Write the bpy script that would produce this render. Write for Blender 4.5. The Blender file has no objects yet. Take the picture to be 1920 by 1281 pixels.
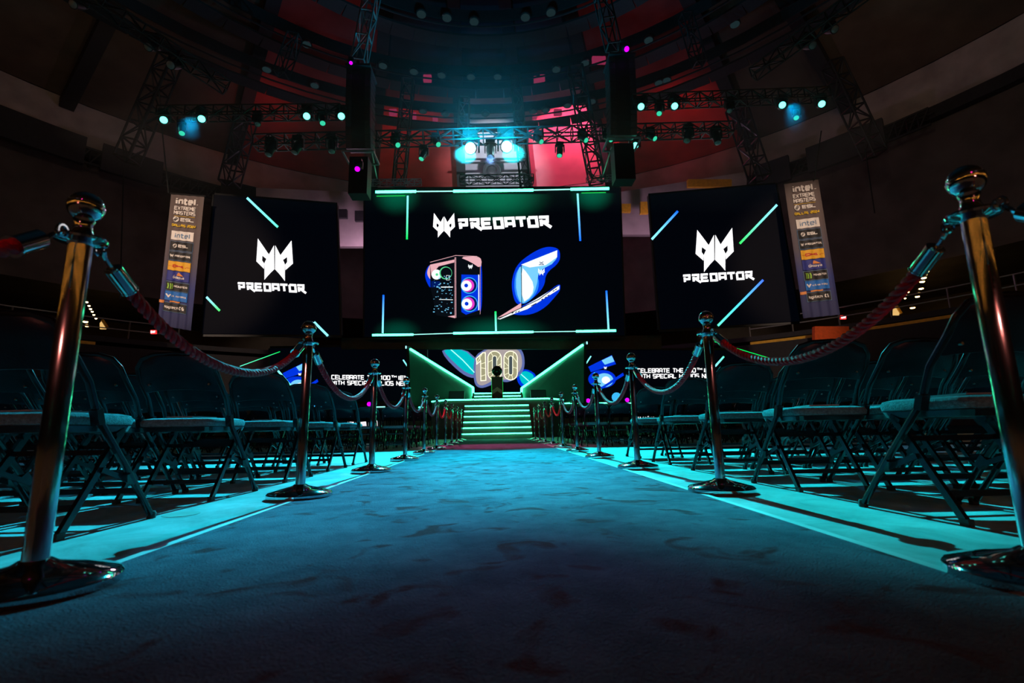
import bpy, bmesh, math, random
from mathutils import Vector, Matrix
random.seed(7)
PI = math.pi
SC = bpy.context.scene
COL = SC.collection
# ------------------------------------------------------------------ camera
CF, CPITCH, CROLL, CYAW, CH = 916.68, .1758, .0178, -.0359, .3613
def ray(px, py):
    a = (px-960)/CF; b = -(py-640.5)/CF
    x = a*math.cos(CROLL)+b*math.sin(CROLL); u = -a*math.sin(CROLL)+b*math.cos(CROLL)
    y = math.cos(CPITCH)-u*math.sin(CPITCH); z = math.sin(CPITCH)+u*math.cos(CPITCH)
    return Vector((x*math.cos(CYAW)-y*math.sin(CYAW), x*math.sin(CYAW)+y*math.cos(CYAW), z))
def at(px, py, Y):
    r = ray(px, py); return Vector((0, 0, CH))+r*(Y/r.y)
def fl(px, py, z=0.0):
    r = ray(px, py); return Vector((0, 0, CH))+r*((z-CH)/r.z)
cam = bpy.data.cameras.new('camera'); camo = bpy.data.objects.new('camera', cam); COL.objects.link(camo)
cam.sensor_width = 36; cam.lens = CF*36/1920; cam.clip_end = 300; cam.clip_start = .02
fw = ray(960, 640.5).normalized(); rt = (ray(1060, 640.5)-ray(960, 640.5)).normalized(); up = rt.cross(fw)
M = Matrix((rt, up, -fw)).transposed().to_4x4(); M.translation = (0, 0, CH); camo.matrix_world = M
cam.dof.use_dof = True; cam.dof.focus_distance = 5.0; cam.dof.aperture_fstop = 3.2
SC.camera = camo
SC.view_settings.view_transform = 'Standard'; SC.view_settings.look = 'None'
SC.view_settings.exposure = 0; SC.view_settings.gamma = 1; SC.view_settings.use_curve_mapping = False
w = bpy.data.worlds.new('world'); SC.world = w; w.use_nodes = True
w.node_tree.nodes['Background'].inputs[0].default_value = (.25, .3, .55, 1)
w.node_tree.nodes['Background'].inputs[1].default_value = .0003
SC.cycles.max_bounces = 5; SC.cycles.diffuse_bounces = 2; SC.cycles.glossy_bounces = 4
SC.cycles.sample_clamp_indirect = 4; SC.cycles.use_denoising = True
# ------------------------------------------------------------------ lights
def spot(name, loc, tgt, col, en, size, blend=1, rad=.12):
    l = bpy.data.lights.new(name, 'SPOT'); l.color = col; l.energy = en; l.spot_size = math.radians(size); l.spot_blend = blend
    l.shadow_soft_size = rad
    o = bpy.data.objects.new(name, l); COL.objects.link(o); o.location = loc
    o.rotation_euler = (Vector(tgt)-Vector(loc)).to_track_quat('-Z', 'Y').to_euler(); return o
def point(name, loc, col, en, rad=.1):
    l = bpy.data.lights.new(name, 'POINT'); l.color = col; l.energy = en; l.shadow_soft_size = rad
    o = bpy.data.objects.new(name, l); COL.objects.link(o); o.location = loc; return o
SA, SB = at(882, 278, 15.0), at(950, 275, 15.0)
spot('spot_key', SA+Vector((0, -.4, -.1)), (-1.5, 5.7, 0), (.015, .76, 1), 31000, 26, .45, .03)
spot('spot_key', SB+Vector((0, -.4, -.1)), (1.75, 5.7, 0), (.01, .90, 1), 28000, 26, .45, .03)
spot('carpet_fill', at(920, 300, 15.0)+Vector((0, -.4, -.1)), (-.1, 3.5, 0), (.2, .45, 1), 7500, 13.5, 1, .1)  # added blue fill for the dark notch in the near carpet
point('stair_fill', (.05, 16.4, 1.0), (.05, 1, .45), 50, .3)  # added point lamp before the stairs, boosts the weak step strips
spot('halo_fill', SA+Vector((0, -.35, .1)), SA+Vector((-.3, .2, 3)), (.0, .6, 1), 1300, 150, 1, .05)  # added pair shining upward, lights the haze for a halo round the key lamps
spot('halo_fill', SB+Vector((0, -.35, .1)), SB+Vector((.3, .2, 3)), (.0, .6, 1), 1000, 150, 1, .05)
spot('spot_band', at(670, 322, 13.4)+Vector((0, 0, -.25)), (.0, 10.3, 0), (1, .14, .42), 5500, 23, 1, .1)
spot('spot_side', at(378, 223, 13.6)+Vector((0, -.3, -.2)), (-5.2, 4.8, 0), (.0, .45, .9), 2200, 27, 1, .1)
spot('spot_side', at(1467, 197, 13.6)+Vector((0, -.3, -.2)), (5.4, 4.8, 0), (.0, .45, .9), 2200, 27, 1, .1)
# front-of-house lamps behind the photographer, then a low added pair and banner fills
spot('spot_rear', (0.2, -9, 8.5), (0, 8, .6), (1, .10, .25), 420, 26, 1, .15)
spot('spot_rear', (-5.5, -9, 9), (0, 7.5, .6), (.75, .4, .8), 60, 30, 1, .15)
spot('spot_rear', (6.0, -9, 9), (0, 7.5, .6), (.75, .4, .8), 60, 30, 1, .15)
spot('spot_rear', (-2.5, -11, 2.3), (-1.15, 5, 1.1), (1, .25, .2), 450, 13, .8, .1)  # low pair added to redden the ropes without tinting the floor
spot('spot_rear', (2.5, -11, 2.3), (1.25, 5, 1.1), (1, .25, .2), 450, 13, .8, .1)
spot('banner_fill', (-9, 3, 9), (-11.8, 18, 7), (1, .72, .55), 8500, 26, .6, .3)  # unseen spots added to light the banners
spot('banner_fill', (9.5, 3, 9), (12.9, 18, 7), (1, .72, .55), 6500, 26, .6, .3)
# coloured floods on the roof panels
spot('spot_roof', (6.2, 33.4, 20.3), (6.4, 36.2, 23.6), (1, .10, .25), 2200, 90, .12, .1)
spot('spot_roof', (-6.5, 33.2, 19.8), (-6.5, 36.6, 23.4), (1, .07, .14), 330, 105, .7, .1)
spot('spot_roof', (0.1, 33.5, 18.2), (.1, 38.3, 22.8), (.85, .85, 1), 2400, 75, .5, .1)
spot('spot_roof', (0, 22, 12), (0, 32, 24.5), (.0, .28, .9), 1100, 60, 1, .2)
spot('spot_roof', (12.5, 30.5, 19.8), (14, 33.5, 23.4), (1, .05, .07), 220, 105, .8, .1)
spot('spot_roof', (-15, 30, 19.8), (-17, 33, 23.2), (1, .09, .05), 90, 110, .8, .1)
spot('spot_roof', (-20, 24, 19), (-24, 27, 22.6), (1, .6, .3), 30, 120, .8, .1)
spot('spot_roof', (20, 22, 19), (24, 25, 22.6), (1, .6, .3), 30, 120, .8, .1)
spot('wall_fill', (-12, 14, 13), (-28, 28, 17.5), (1, .8, .62), 300, 110, 1, .5)  # unseen spots added to brighten the arena walls
spot('wall_fill', (13, 14, 13), (27, 26, 17.5), (1, .8, .62), 300, 110, 1, .5)
point('wall_wash', (-9, 30, 12), (.9, .5, .75), 260, .5)  # unseen point lamps, also added to brighten the wall
point('wall_wash', (11, 29, 12), (.9, .5, .75), 260, .5)

# ------------------------------------------------------------------ materials
def nt(name):
    m = bpy.data.materials.new(name); m.use_nodes = True; return m, m.node_tree, m.node_tree.nodes['Principled BSDF']
def pbr(name, col, rough=.5, metal=0, var=.15, scale=6, bump=0, spec=.5, bscale=None):
    m, t, p = nt(name); N = t.nodes; L = t.links
    tc = N.new('ShaderNodeTexCoord'); n = N.new('ShaderNodeTexNoise'); n.inputs['Scale'].default_value = scale; n.inputs['Detail'].default_value = 4
    L.new(tc.outputs['Object'], n.inputs['Vector'])
    r = N.new('ShaderNodeValToRGB'); r.color_ramp.elements[0].position = .3; r.color_ramp.elements[1].position = .7
    r.color_ramp.elements[0].color = (*[c*(1-var) for c in col], 1); r.color_ramp.elements[1].color = (*[min(1, c*(1+var)) for c in col], 1)
    L.new(n.outputs['Fac'], r.inputs['Fac']); L.new(r.outputs['Color'], p.inputs['Base Color'])
    p.inputs['Roughness'].default_value = rough; p.inputs['Metallic'].default_value = metal; p.inputs['Specular IOR Level'].default_value = spec
    if bump:
        n2 = N.new('ShaderNodeTexNoise'); n2.inputs['Scale'].default_value = bscale or scale*6; L.new(tc.outputs['Object'], n2.inputs['Vector'])
        b = N.new('ShaderNodeBump'); b.inputs['Strength'].default_value = bump; b.inputs['Distance'].default_value = .01
        L.new(n2.outputs['Fac'], b.inputs['Height']); L.new(b.outputs['Normal'], p.inputs['Normal'])
    return m
def emi(name, col, st=1.0):
    m, t, p = nt(name); p.inputs['Base Color'].default_value = (.004, .004, .005, 1); p.inputs['Roughness'].default_value = .8; p.inputs['Specular IOR Level'].default_value = .1
    p.inputs['Emission Color'].default_value = (*col, 1); p.inputs['Emission Strength'].default_value = st; return m
def emigrad(name, c0, c1, axis, lo, hi, st=1.0):
    "LED strip whose pixels run from one colour to another along a world axis"
    m, t, p = nt(name); N = t.nodes; L = t.links; p.inputs['Base Color'].default_value = (.02, .02, .02, 1)
    tc = N.new('ShaderNodeTexCoord'); s = N.new('ShaderNodeSeparateXYZ'); L.new(tc.outputs['Object'], s.inputs[0])
    mr = N.new('ShaderNodeMapRange'); mr.inputs['From Min'].default_value = lo; mr.inputs['From Max'].default_value = hi
    L.new(s.outputs[axis], mr.inputs['Value']); r = N.new('ShaderNodeValToRGB')
    r.color_ramp.elements[0].color = (*c0, 1); r.color_ramp.elements[1].color = (*c1, 1)
    L.new(mr.outputs['Result'], r.inputs['Fac']); L.new(r.outputs['Color'], p.inputs['Emission Color']); p.inputs['Emission Strength'].default_value = st; return m
MT = {}
MT['chrome'] = pbr('chrome', (.62, .62, .64), .06, 1, .05, 30)
def brushed():
    m, t, p = nt('chrome_drawn'); N = t.nodes; L = t.links; p.inputs['Base Color'].default_value = (.5, .5, .52, 1); p.inputs['Metallic'].default_value = 1
    tg = N.new('ShaderNodeTangent'); tg.direction_type = 'RADIAL'; tg.axis = 'Z'; L.new(tg.outputs[0], p.inputs['Tangent'])
    p.inputs['Roughness'].default_value = .22; p.inputs['Anisotropic'].default_value = .96; p.inputs['Anisotropic Rotation'].default_value = .0
    n = N.new('ShaderNodeTexNoise'); n.inputs['Scale'].default_value = 14; tc = N.new('ShaderNodeTexCoord'); L.new(tc.outputs['Object'], n.inputs['Vector'])
    mr = N.new('ShaderNodeMapRange'); mr.inputs['To Min'].default_value = .10; mr.inputs['To Max'].default_value = .16; L.new(n.outputs['Fac'], mr.inputs['Value']); L.new(mr.outputs['Result'], p.inputs['Roughness'])
    return m
MT['drawn'] = brushed()
MT['rope'] = pbr('red_velvet', (.65, .008, .02), .45, 0, .3, 60, .4, .12)
MT['frame'] = pbr('chair_metal', (.006, .009, .014), .24, .1, .3, 20)
MT['seat'] = pbr('seat_fabric', (.13, .22, .25), .8, 0, .35, 90, 1.0, .3, 260)
MT['back'] = pbr('backrest_plastic', (.005, .009, .017), .36, 0, .2, 12, .1, .25)
MT['rubber'] = pbr('rubber', (.03, .03, .03), .7)
MT['rivet'] = pbr('rivet_steel', (.5, .5, .5), .3, 1)
MT['paper'] = pbr('leaflet_paper', (.22, .25, .28), .4)
MT['black'] = pbr('black_metal', (.012, .013, .015), .5, .3)
MT['truss'] = pbr('dark_truss', (.06, .065, .07), .4, .7)
MT['alu'] = pbr('truss_aluminium', (.3, .3, .32), .4, .8)
MT['ring'] = pbr('catwalk_dark', (.02, .022, .026), .7)
MT['fixture'] = pbr('lamp_housing', (.025, .027, .03), .35)
MT['stage'] = pbr('stage_black', (.02, .024, .025), .45, 0, .3, 4)
MT['wing'] = pbr('stage_wing_panel', (.010, .014, .014), .5, 0, .2, 3)
MT['step'] = pbr('stair_panel', (.07, .085, .085), .45, 0, .2, 3)
MT['tier'] = pbr('seating_tier', (.02, .02, .022), .8)
MT['rail'] = pbr('handrail', (.25, .25, .25), .4, .6)
MT['yellow'] = pbr('yellow_fascia', (.75, .42, .03), .6)
MT['orange'] = pbr('orange_panel', (.7, .1, .02), .6)
def wallmat(name, col, var=.25):
    return pbr(name, col, .85, 0, var, .6, .3)
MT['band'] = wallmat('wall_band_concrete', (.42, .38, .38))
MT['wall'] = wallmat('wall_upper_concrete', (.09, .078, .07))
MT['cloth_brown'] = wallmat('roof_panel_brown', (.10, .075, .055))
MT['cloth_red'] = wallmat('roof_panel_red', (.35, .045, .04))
MT['cloth_red_lit'] = wallmat('roof_panel_red_lit', (.75, .35, .38), .12)  # red cloth, with strong pink light put into its paler colour
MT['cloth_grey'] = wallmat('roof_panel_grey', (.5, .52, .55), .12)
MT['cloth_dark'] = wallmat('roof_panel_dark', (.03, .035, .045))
# LED wall: unlit diodes, faint navy
def ledmat():
    m, t, p = nt('led_wall'); N = t.nodes; L = t.links
    tc = N.new('ShaderNodeTexCoord'); v = N.new('ShaderNodeTexNoise'); v.inputs['Scale'].default_value = 40
    L.new(tc.outputs['Object'], v.inputs['Vector']); r = N.new('ShaderNodeValToRGB')
    r.color_ramp.elements[0].color = (.0, .0002, .0010, 1); r.color_ramp.elements[1].color = (.0006, .0012, .0035, 1)
    L.new(v.outputs['Fac'], r.inputs['Fac']); L.new(r.outputs['Color'], p.inputs['Emission Color']); p.inputs['Emission Strength'].default_value = 1
    p.inputs['Base Color'].default_value = (.004, .004, .005, 1); p.inputs['Roughness'].default_value = .8; p.inputs['Specular IOR Level'].default_value = .1; return m
MT['led'] = ledmat()
MT['w'] = emi('led_white', (1, .98, 1), 1.6)
MT['teal'] = emi('led_teal', (.045, 1, .42), 11)
MT['tealsoft'] = emi('led_teal_core', (.35, 1, .85), 1.5)
MT['cyan'] = emi('led_cyan', (.35, .95, 1), 1.6)
MT['green'] = emi('led_green', (.02, .9, .12), .7)
MT['blue'] = emi('led_blue', (.0, .05, 1), .8)
MT['lens'] = emi('lens_teal', (.12, 1, .75), 4)
MT['lensg'] = emi('lens_green', (.04, .7, .4), 1.0)
MT['lenskey'] = emi('lens_key', (.45, .95, 1), 60)
MT['lensdim'] = pbr('lens_glass', (.25, .3, .32), .15)
MT['lensmag'] = emi('lens_magenta', (1, .02, .3), 45)
MT['purple'] = emi('lens_purple', (.45, .0, .9), 3)
MT['bulb'] = emi('warm_bulb', (1, .55, .18), 30)
MT['exit'] = emi('exit_sign_red', (1, .03, .03), 1.3)
MT['ringlamp'] = emi('ring_lamp_glass', (.03, .07, .08), .3)
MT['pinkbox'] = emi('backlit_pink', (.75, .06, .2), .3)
# arena floor
def floormat():
    m, t, p = nt('floor_concrete'); N = t.nodes; L = t.links
    tc = N.new('ShaderNodeTexCoord')
    n = N.new('ShaderNodeTexNoise'); n.inputs['Scale'].default_value = 3.2; n.inputs['Detail'].default_value = 9; n.inputs['Roughness'].default_value = .72
    n.inputs['Distortion'].default_value = .6
    L.new(tc.outputs['Object'], n.inputs['Vector'])
    r = N.new('ShaderNodeValToRGB'); e = r.color_ramp.elements; e[0].position = .3; e[1].position = .68
    e[0].color = (.14, .2, .19, 1); e[1].color = (.52, .55, .55, 1)
    L.new(n.outputs['Fac'], r.inputs['Fac']); L.new(r.outputs['Color'], p.inputs['Base Color']); p.inputs['Roughness'].default_value = .42
    p.inputs['Specular IOR Level'].default_value = .35
    b = N.new('ShaderNodeBump'); b.inputs['Strength'].default_value = .15; b.inputs['Distance'].default_value = .004
    n2 = N.new('ShaderNodeTexNoise'); n2.inputs['Scale'].default_value = 25; L.new(tc.outputs['Object'], n2.inputs['Vector'])
    L.new(n2.outputs['Fac'], b.inputs['Height']); L.new(b.outputs['Normal'], p.inputs['Normal']); return m
MT['floor'] = floormat()
def carpetmat():
    m, t, p = nt('carpet_pile'); N = t.nodes; L = t.links
    tc = N.new('ShaderNodeTexCoord')
    mp = N.new('ShaderNodeMapping'); mp.inputs['Scale'].default_value = (1.0, 1.0, 1)
    L.new(tc.outputs['Object'], mp.inputs['Vector'])
    n = N.new('ShaderNodeTexNoise'); n.inputs['Scale'].default_value = 5.2; n.inputs['Detail'].default_value = 3; n.inputs['Distortion'].default_value = 1.1
    L.new(mp.outputs['Vector'], n.inputs['Vector'])
    r = N.new('ShaderNodeValToRGB'); e = r.color_ramp.elements; e[0].position = .565; e[1].position = .66
    e[0].color = (0, 0, 0, 1); e[1].color = (1, 1, 1, 1)
    L.new(n.outputs['Fac'], r.inputs['Fac'])
    n3 = N.new('ShaderNodeTexNoise'); n3.inputs['Scale'].default_value = 3.4; n3.inputs['Detail'].default_value = 7; n3.inputs['Roughness'].default_value = .7
    L.new(tc.outputs['Object'], n3.inputs['Vector'])
    base = N.new('ShaderNodeValToRGB'); e = base.color_ramp.elements; e[0].position = .32; e[1].position = .7
    e[0].color = (.06, .056, .09, 1); e[1].color = (.165, .155, .21, 1)
    L.new(n3.outputs['Fac'], base.inputs['Fac'])
    mx = N.new('ShaderNodeMix'); mx.data_type = 'RGBA'; L.new(r.outputs['Color'], mx.inputs['Factor'])
    L.new(base.outputs['Color'], mx.inputs['A']); mx.inputs['B'].default_value = (.10, .02, .03, 1)
    L.new(mx.outputs['Result'], p.inputs['Base Color']); p.inputs['Roughness'].default_value = 1; p.inputs['Specular IOR Level'].default_value = .1
    p.inputs['Sheen Weight'].default_value = .08
    b = N.new('ShaderNodeBump'); b.inputs['Strength'].default_value = 1; b.inputs['Distance'].default_value = .012
    n2 = N.new('ShaderNodeTexNoise'); n2.inputs['Scale'].default_value = 170; L.new(tc.outputs['Object'], n2.inputs['Vector'])
    L.new(n2.outputs['Fac'], b.inputs['Height']); L.new(b.outputs['Normal'], p.inputs['Normal']); return m
MT['carpet'] = carpetmat()

# ------------------------------------------------------------------ mesh builder
class MB:
    def __init__(s): s.v = []; s.f = []; s.smooth = False
    def add(s, vs, fs):
        k = len(s.v); s.v += [tuple(v) for v in vs]; s.f += [tuple(i+k for i in f) for f in fs]; return s
    def box(s, c, d, mat=None):
        x, y, z = d[0]/2, d[1]/2, d[2]/2
        vs = [Vector((i*x, j*y, k*z)) for i in (-1, 1) for j in (-1, 1) for k in (-1, 1)]
        if mat: vs = [mat @ v for v in vs]
        vs = [v+Vector(c) for v in vs]
        return s.add(vs, [(0, 1, 3, 2), (4, 6, 7, 5), (0, 4, 5, 1), (2, 3, 7, 6), (0, 2, 6, 4), (1, 5, 7, 3)])
    def frame(s, a, b):
        d = (Vector(b)-Vector(a)); d.normalize(); h = Vector((0, 0, 1)) if abs(d.z) < .95 else Vector((0, 1, 0))
        x = d.cross(h).normalized(); return x, x.cross(d)
    def bar(s, a, b, w, h=None):
        h = h or w; a, b = Vector(a), Vector(b); x, y = s.frame(a, b)
        vs = [p+x*i*w/2+y*j*h/2 for p in (a, b) for i, j in ((-1, -1), (1, -1), (1, 1), (-1, 1))]
        return s.add(vs, [(3, 2, 1, 0), (4, 5, 6, 7), (0, 1, 5, 4), (1, 2, 6, 5), (2, 3, 7, 6), (3, 0, 4, 7)])
    def cyl(s, a, b, r, n=10, r2=None):
        r2 = r if r2 is None else r2; a, b = Vector(a), Vector(b); x, y = s.frame(a, b)
        vs = [p+(x*math.cos(t)+y*math.sin(t))*q for p, q in ((a, r), (b, r2)) for t in [2*PI*i/n for i in range(n)]]
        return s.add(vs, [(i, (i+1) % n, n+(i+1) % n, n+i) for i in range(n)]+[tuple(range(n))[::-1], tuple(range(n, 2*n))])
    def tube(s, pts, r, n=8, caps=True, flat=1.0):
        pts = [Vector(p) for p in pts]; vs = []; fs = []; T = []
        for i in range(len(pts)):
            a = pts[max(i-1, 0)]; b = pts[min(i+1, len(pts)-1)]; T.append((b-a).normalized())
        h = Vector((0, 0, 1)) if abs(T[0].z) < .9 else Vector((1, 0, 0))
        x = (T[0].cross(h)).normalized()
        for i, p in enumerate(pts):
            x = (x-T[i]*x.dot(T[i])).normalized(); y = T[i].cross(x)
            vs += [p+(x*math.cos(2*PI*k/n)*flat+y*math.sin(2*PI*k/n))*r for k in range(n)]
            if i: fs += [((i-1)*n+k, (i-1)*n+(k+1) % n, i*n+(k+1) % n, i*n+k) for k in range(n)]
        if caps: fs += [tuple(range(n))[::-1], tuple((len(pts)-1)*n+k for k in range(n))]
        return s.add(vs, fs)
    def lathe(s, prof, n=24, c=(0, 0, 0), mat=None):
        vs = [Vector((r*math.cos(2*PI*i/n), r*math.sin(2*PI*i/n), z)) for r, z in prof for i in range(n)]
        if mat: vs = [mat @ v for v in vs]
        vs = [v+Vector(c) for v in vs]; m = len(prof)
        fs = [(j*n+i, j*n+(i+1) % n, (j+1)*n+(i+1) % n, (j+1)*n+i) for j in range(m-1) for i in range(n)]
        return s.add(vs, fs+[tuple(range(n))[::-1], tuple((m-1)*n+i for i in range(n))])
    def poly(s, pts): return s.add(pts, [tuple(range(len(pts)))])
    def slab(s, pts, off):
        n = len(pts); off = Vector(off); q = [Vector(p) for p in pts]
        return s.add(q+[p+off for p in q], [tuple(range(n)), tuple(range(n, 2*n))[::-1]]+[(i, (i+1) % n, n+(i+1) % n, n+i) for i in range(n)])
    def mesh(s, name, mat, smooth=False):
        me = bpy.data.meshes.new(name); me.from_pydata([tuple(v) for v in s.v], [], s.f); me.update()
        bm = bmesh.new(); bm.from_mesh(me); bmesh.ops.recalc_face_normals(bm, faces=bm.faces); bm.to_mesh(me); bm.free()
        me.materials.append(mat)
        if smooth:
            for p in me.polygons: p.use_smooth = True
            me.set_sharp_from_angle(angle=math.radians(38))
        return me
    def build(s, name, mat, parent=None, smooth=False):
        return link(name, s.mesh(name, mat, smooth), parent)
def link(name, me, parent=None):
    o = bpy.data.objects.new(name, me); COL.objects.link(o)
    if parent: o.parent = parent
    return o
def tag(o, label, cat, group=None, kind=None):
    o['label'] = label; o['category'] = cat
    if group: o['group'] = group
    if kind: o['kind'] = kind
    return o
def thing(name, label, cat, loc=(0, 0, 0), rz=0, group=None):
    o = bpy.data.objects.new(name, None); COL.objects.link(o); o.location = loc; o.rotation_euler = (0, 0, rz)
    o.empty_display_size = .1
    return tag(o, label, cat, group)
def struct(o): o['kind'] = 'structure'; return o
KIDS = {}
def copytree(o, parent=None):
    c = o.copy(); COL.objects.link(c)
    if parent: c.parent = parent
    if o.name not in KIDS: KIDS[o.name] = list(o.children)
    for ch in KIDS[o.name]: copytree(ch, c)
    return c
ORD = ['', 'first', 'second', 'third', 'fourth', 'fifth', 'sixth', 'seventh', 'eighth', 'ninth', 'tenth', 'eleventh', 'twelfth',
       'thirteenth', 'fourteenth', 'fifteenth', 'sixteenth', 'seventeenth', 'eighteenth', 'nineteenth', 'twentieth']

# ------------------------------------------------------------------ arena shell
AC = Vector((-1.6, 9.2, 0))
def P(r, az, z): return (AC.x+r*math.sin(math.radians(az)), AC.y+r*math.cos(math.radians(az)), z)
b = MB(); n = 72
b.poly([P(45, 360*i/n, 0) for i in range(n)][::-1]); struct(b.build('floor', MT['floor']))
def ringwall(name, r0, z0, r1, z1, mat, a0=-180, a1=180, seg=72, th=.3):
    b = MB(); k = int(seg*(a1-a0)/360)
    for i in range(k):
        p, q = a0+(a1-a0)*i/k, a0+(a1-a0)*(i+1)/k
        b.slab([P(r0, p, z0), P(r0, q, z0), P(r1, q, z1), P(r1, p, z1)], (math.sin(math.radians((p+q)/2))*th, math.cos(math.radians((p+q)/2))*th, 0))
    return b.build(name, mat)
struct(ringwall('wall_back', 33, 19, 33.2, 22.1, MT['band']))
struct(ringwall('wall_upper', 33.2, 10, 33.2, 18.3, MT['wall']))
struct(ringwall('trim_1', 32.6, 18.3, 32.6, 19.05, MT['ring'], th=.9))
# concourse behind the upper tier
struct(ringwall('wall_concourse', 44, 6, 44, 10, MT['wall']))
b = MB()
for i in range(72):
    p, q = i*5, i*5+5
    b.slab([P(28.5, p, 5.7), P(28.5, q, 5.7), P(44, q, 5.7), P(44, p, 5.7)], (0, 0, .3))
struct(b.build('trim_2', MT['tier']))
b = MB()
for i in range(72):
    p, q = i*5, i*5+5
    b.slab([P(33, p, 9.7), P(33, q, 9.7), P(44.3, q, 9.7), P(44.3, p, 9.7)], (0, 0, .3))
struct(b.build('trim_3', MT['wall']))
# stepped seating bowl, below the concourse
b = MB()
for k in range(9):
    r0, r1, z = 24+.5*k, 24.5+.5*k, .6*(k+1)
    for i in range(72):
        p, q = i*5, i*5+5
        b.add([P(r0, p, z-.6), P(r0, q, z-.6), P(r0, q, z), P(r0, p, z), P(r1, q, z), P(r1, p, z)], [(0, 1, 2, 3), (3, 2, 4, 5)])
struct(b.build('wall_bowl', MT['tier']))
# roof: cloth sectors between radial beams
AZ = [-180, -150, -120, -95, -72, -52, -35, -16, -2.2, 8.6, 21.3, 41, 52, 72, 95, 120, 150, 180]
prof = [(33.1, 22.1), (23, 25), (12, 27), (.01, 28)]
roof = struct(MB().add([], []).build('ceiling', MT['ring']))
rb = MB().lathe([(33.8, 22.5), (23, 25.6), (12, 27.6), (.3, 28.7)], 72, AC); rb.f = rb.f[:-2]; roof.data = rb.mesh('ceiling', MT['ring'])
kinds = {-52: 'cloth_brown', -35: 'cloth_red', -16: 'cloth_red', -2.2: 'cloth_grey', 8.6: 'cloth_red_lit', 21.3: 'cloth_red', 41: 'cloth_brown'}
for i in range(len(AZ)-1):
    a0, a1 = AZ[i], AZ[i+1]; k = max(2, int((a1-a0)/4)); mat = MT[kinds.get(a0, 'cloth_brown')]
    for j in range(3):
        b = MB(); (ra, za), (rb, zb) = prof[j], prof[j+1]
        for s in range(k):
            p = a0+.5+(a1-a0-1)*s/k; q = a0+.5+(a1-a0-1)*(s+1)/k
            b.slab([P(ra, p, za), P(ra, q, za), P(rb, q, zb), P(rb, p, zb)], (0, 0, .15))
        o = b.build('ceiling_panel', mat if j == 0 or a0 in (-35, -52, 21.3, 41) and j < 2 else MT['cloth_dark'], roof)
for a in AZ[1:]:
    b = MB()
    for j in range(3):
        (ra, za), (rb, zb) = prof[j], prof[j+1]
        b.bar(Vector(P(ra, a, za-.5)), Vector(P(rb, a, zb-.5)), .75 if abs(a) < 60 else 1.1, .7)
    b.build('ceiling_beam', MT['ring'], roof)
# catwalk rings with hanging lamps
RC = {'inner': (-.6, 11.5, 11.5), 'middle': (-1.0, 9.8, 17.4), 'outer': (-1.2, 8.6, 22.3)}
for nm, (cx, cy, R) in RC.items():
    t = thing('catwalk_ring', 'dark round lighting catwalk under the roof, the %s ring' % nm, 'catwalk', (cx, cy, 22), 0)
    def Q(r, a, z): return (r*math.sin(a), r*math.cos(a), z)
    for nmz, z0, z1, rr in (('fascia', .25, .95, R+.25), ('rail', -.42, -.34, R-.1), ('walkway', -.62, -.5, R+.3)):
        b = MB()
        for i in range(64):
            a0, a1 = 2*PI*i/64, 2*PI*(i+1)/64
            wdt = {'fascia': .08, 'rail': .07, 'walkway': .9}[nmz]
            b.slab([Q(rr, a0, z0), Q(rr, a1, z0), Q(rr, a1, z1), Q(rr, a0, z1)], (wdt*math.sin(a0), wdt*math.cos(a0), 0))
        b.build(nmz, MT['ring'], t)
LAMPPX = {'inner': [(790, 26), (838, 33), (889, 40), (985, 32), (1033, 23)],
          'middle': [(575, 83), (718, 123), (776, 134), (828, 141), (883, 144), (933, 144), (1043, 130), (1097, 118), (1216, 75), (1378, 45)],
          'outer': [(500, 130), (590, 160), (793, 209), (835, 214), (910, 214), (1000, 209), (1023, 207), (1064, 198), (1110, 190), (1235, 155), (1250, 150)]}
lampm = MB().lathe([(.05, .34), (.1, .3), (.27, .12), (.3, .0), (.26, -.02)], 14).mesh('shade', MT['fixture'], True)
glassm = MB().lathe([(.24, -.02), (.24, -.06), (.12, -.11), (.01, -.12)], 14).mesh('lens', MT['ringlamp'], True)
for nm, L in LAMPPX.items():
    for i, (x, y) in enumerate(L):
        c = fl(x, y, 22)
        t = thing('ring_lamp', 'dim round downlight, %s from the left on the %s roof ring' % (ORD[i+1], nm), 'lamp', c, 0, 'round downlights on the roof rings')
        link('shade', lampm, t); link('lens', glassm, t)
for i, (x, y, s) in enumerate([(800, 140, .5), (1010, 143, .55), (1018, 140, .3), (1125, 105, .8), (1144, 188, .3), (1003, 212, .3), (1047, 205, .55), (775, 212, .3), (735, 205, .5), (815, 219, .35)]):
    c = fl(x, y, 22)
    o = MB().box((0, 0, 0), (s, .2, .42)).build('backlit_panel', MT['pinkbox']); o.location = c+Vector((0, .35, 0))
    tag(o, 'glowing pink panel %s' % ['left of the middle ring of roof lamps', 'right of centre on the middle roof ring, wider one', 'right of centre on the middle roof ring, narrower one', 'at the right part of the middle roof ring', 'at the right end of the outer roof ring', 'over the pink-lit red cloth, narrow one', 'over the pink-lit red cloth, wide one', 'left of centre on the outer roof ring', 'near the left upright truss on the outer roof ring', 'near the centre of the outer roof ring, small'][i], 'panel', 'glowing pink panels on the roof rings')

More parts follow.
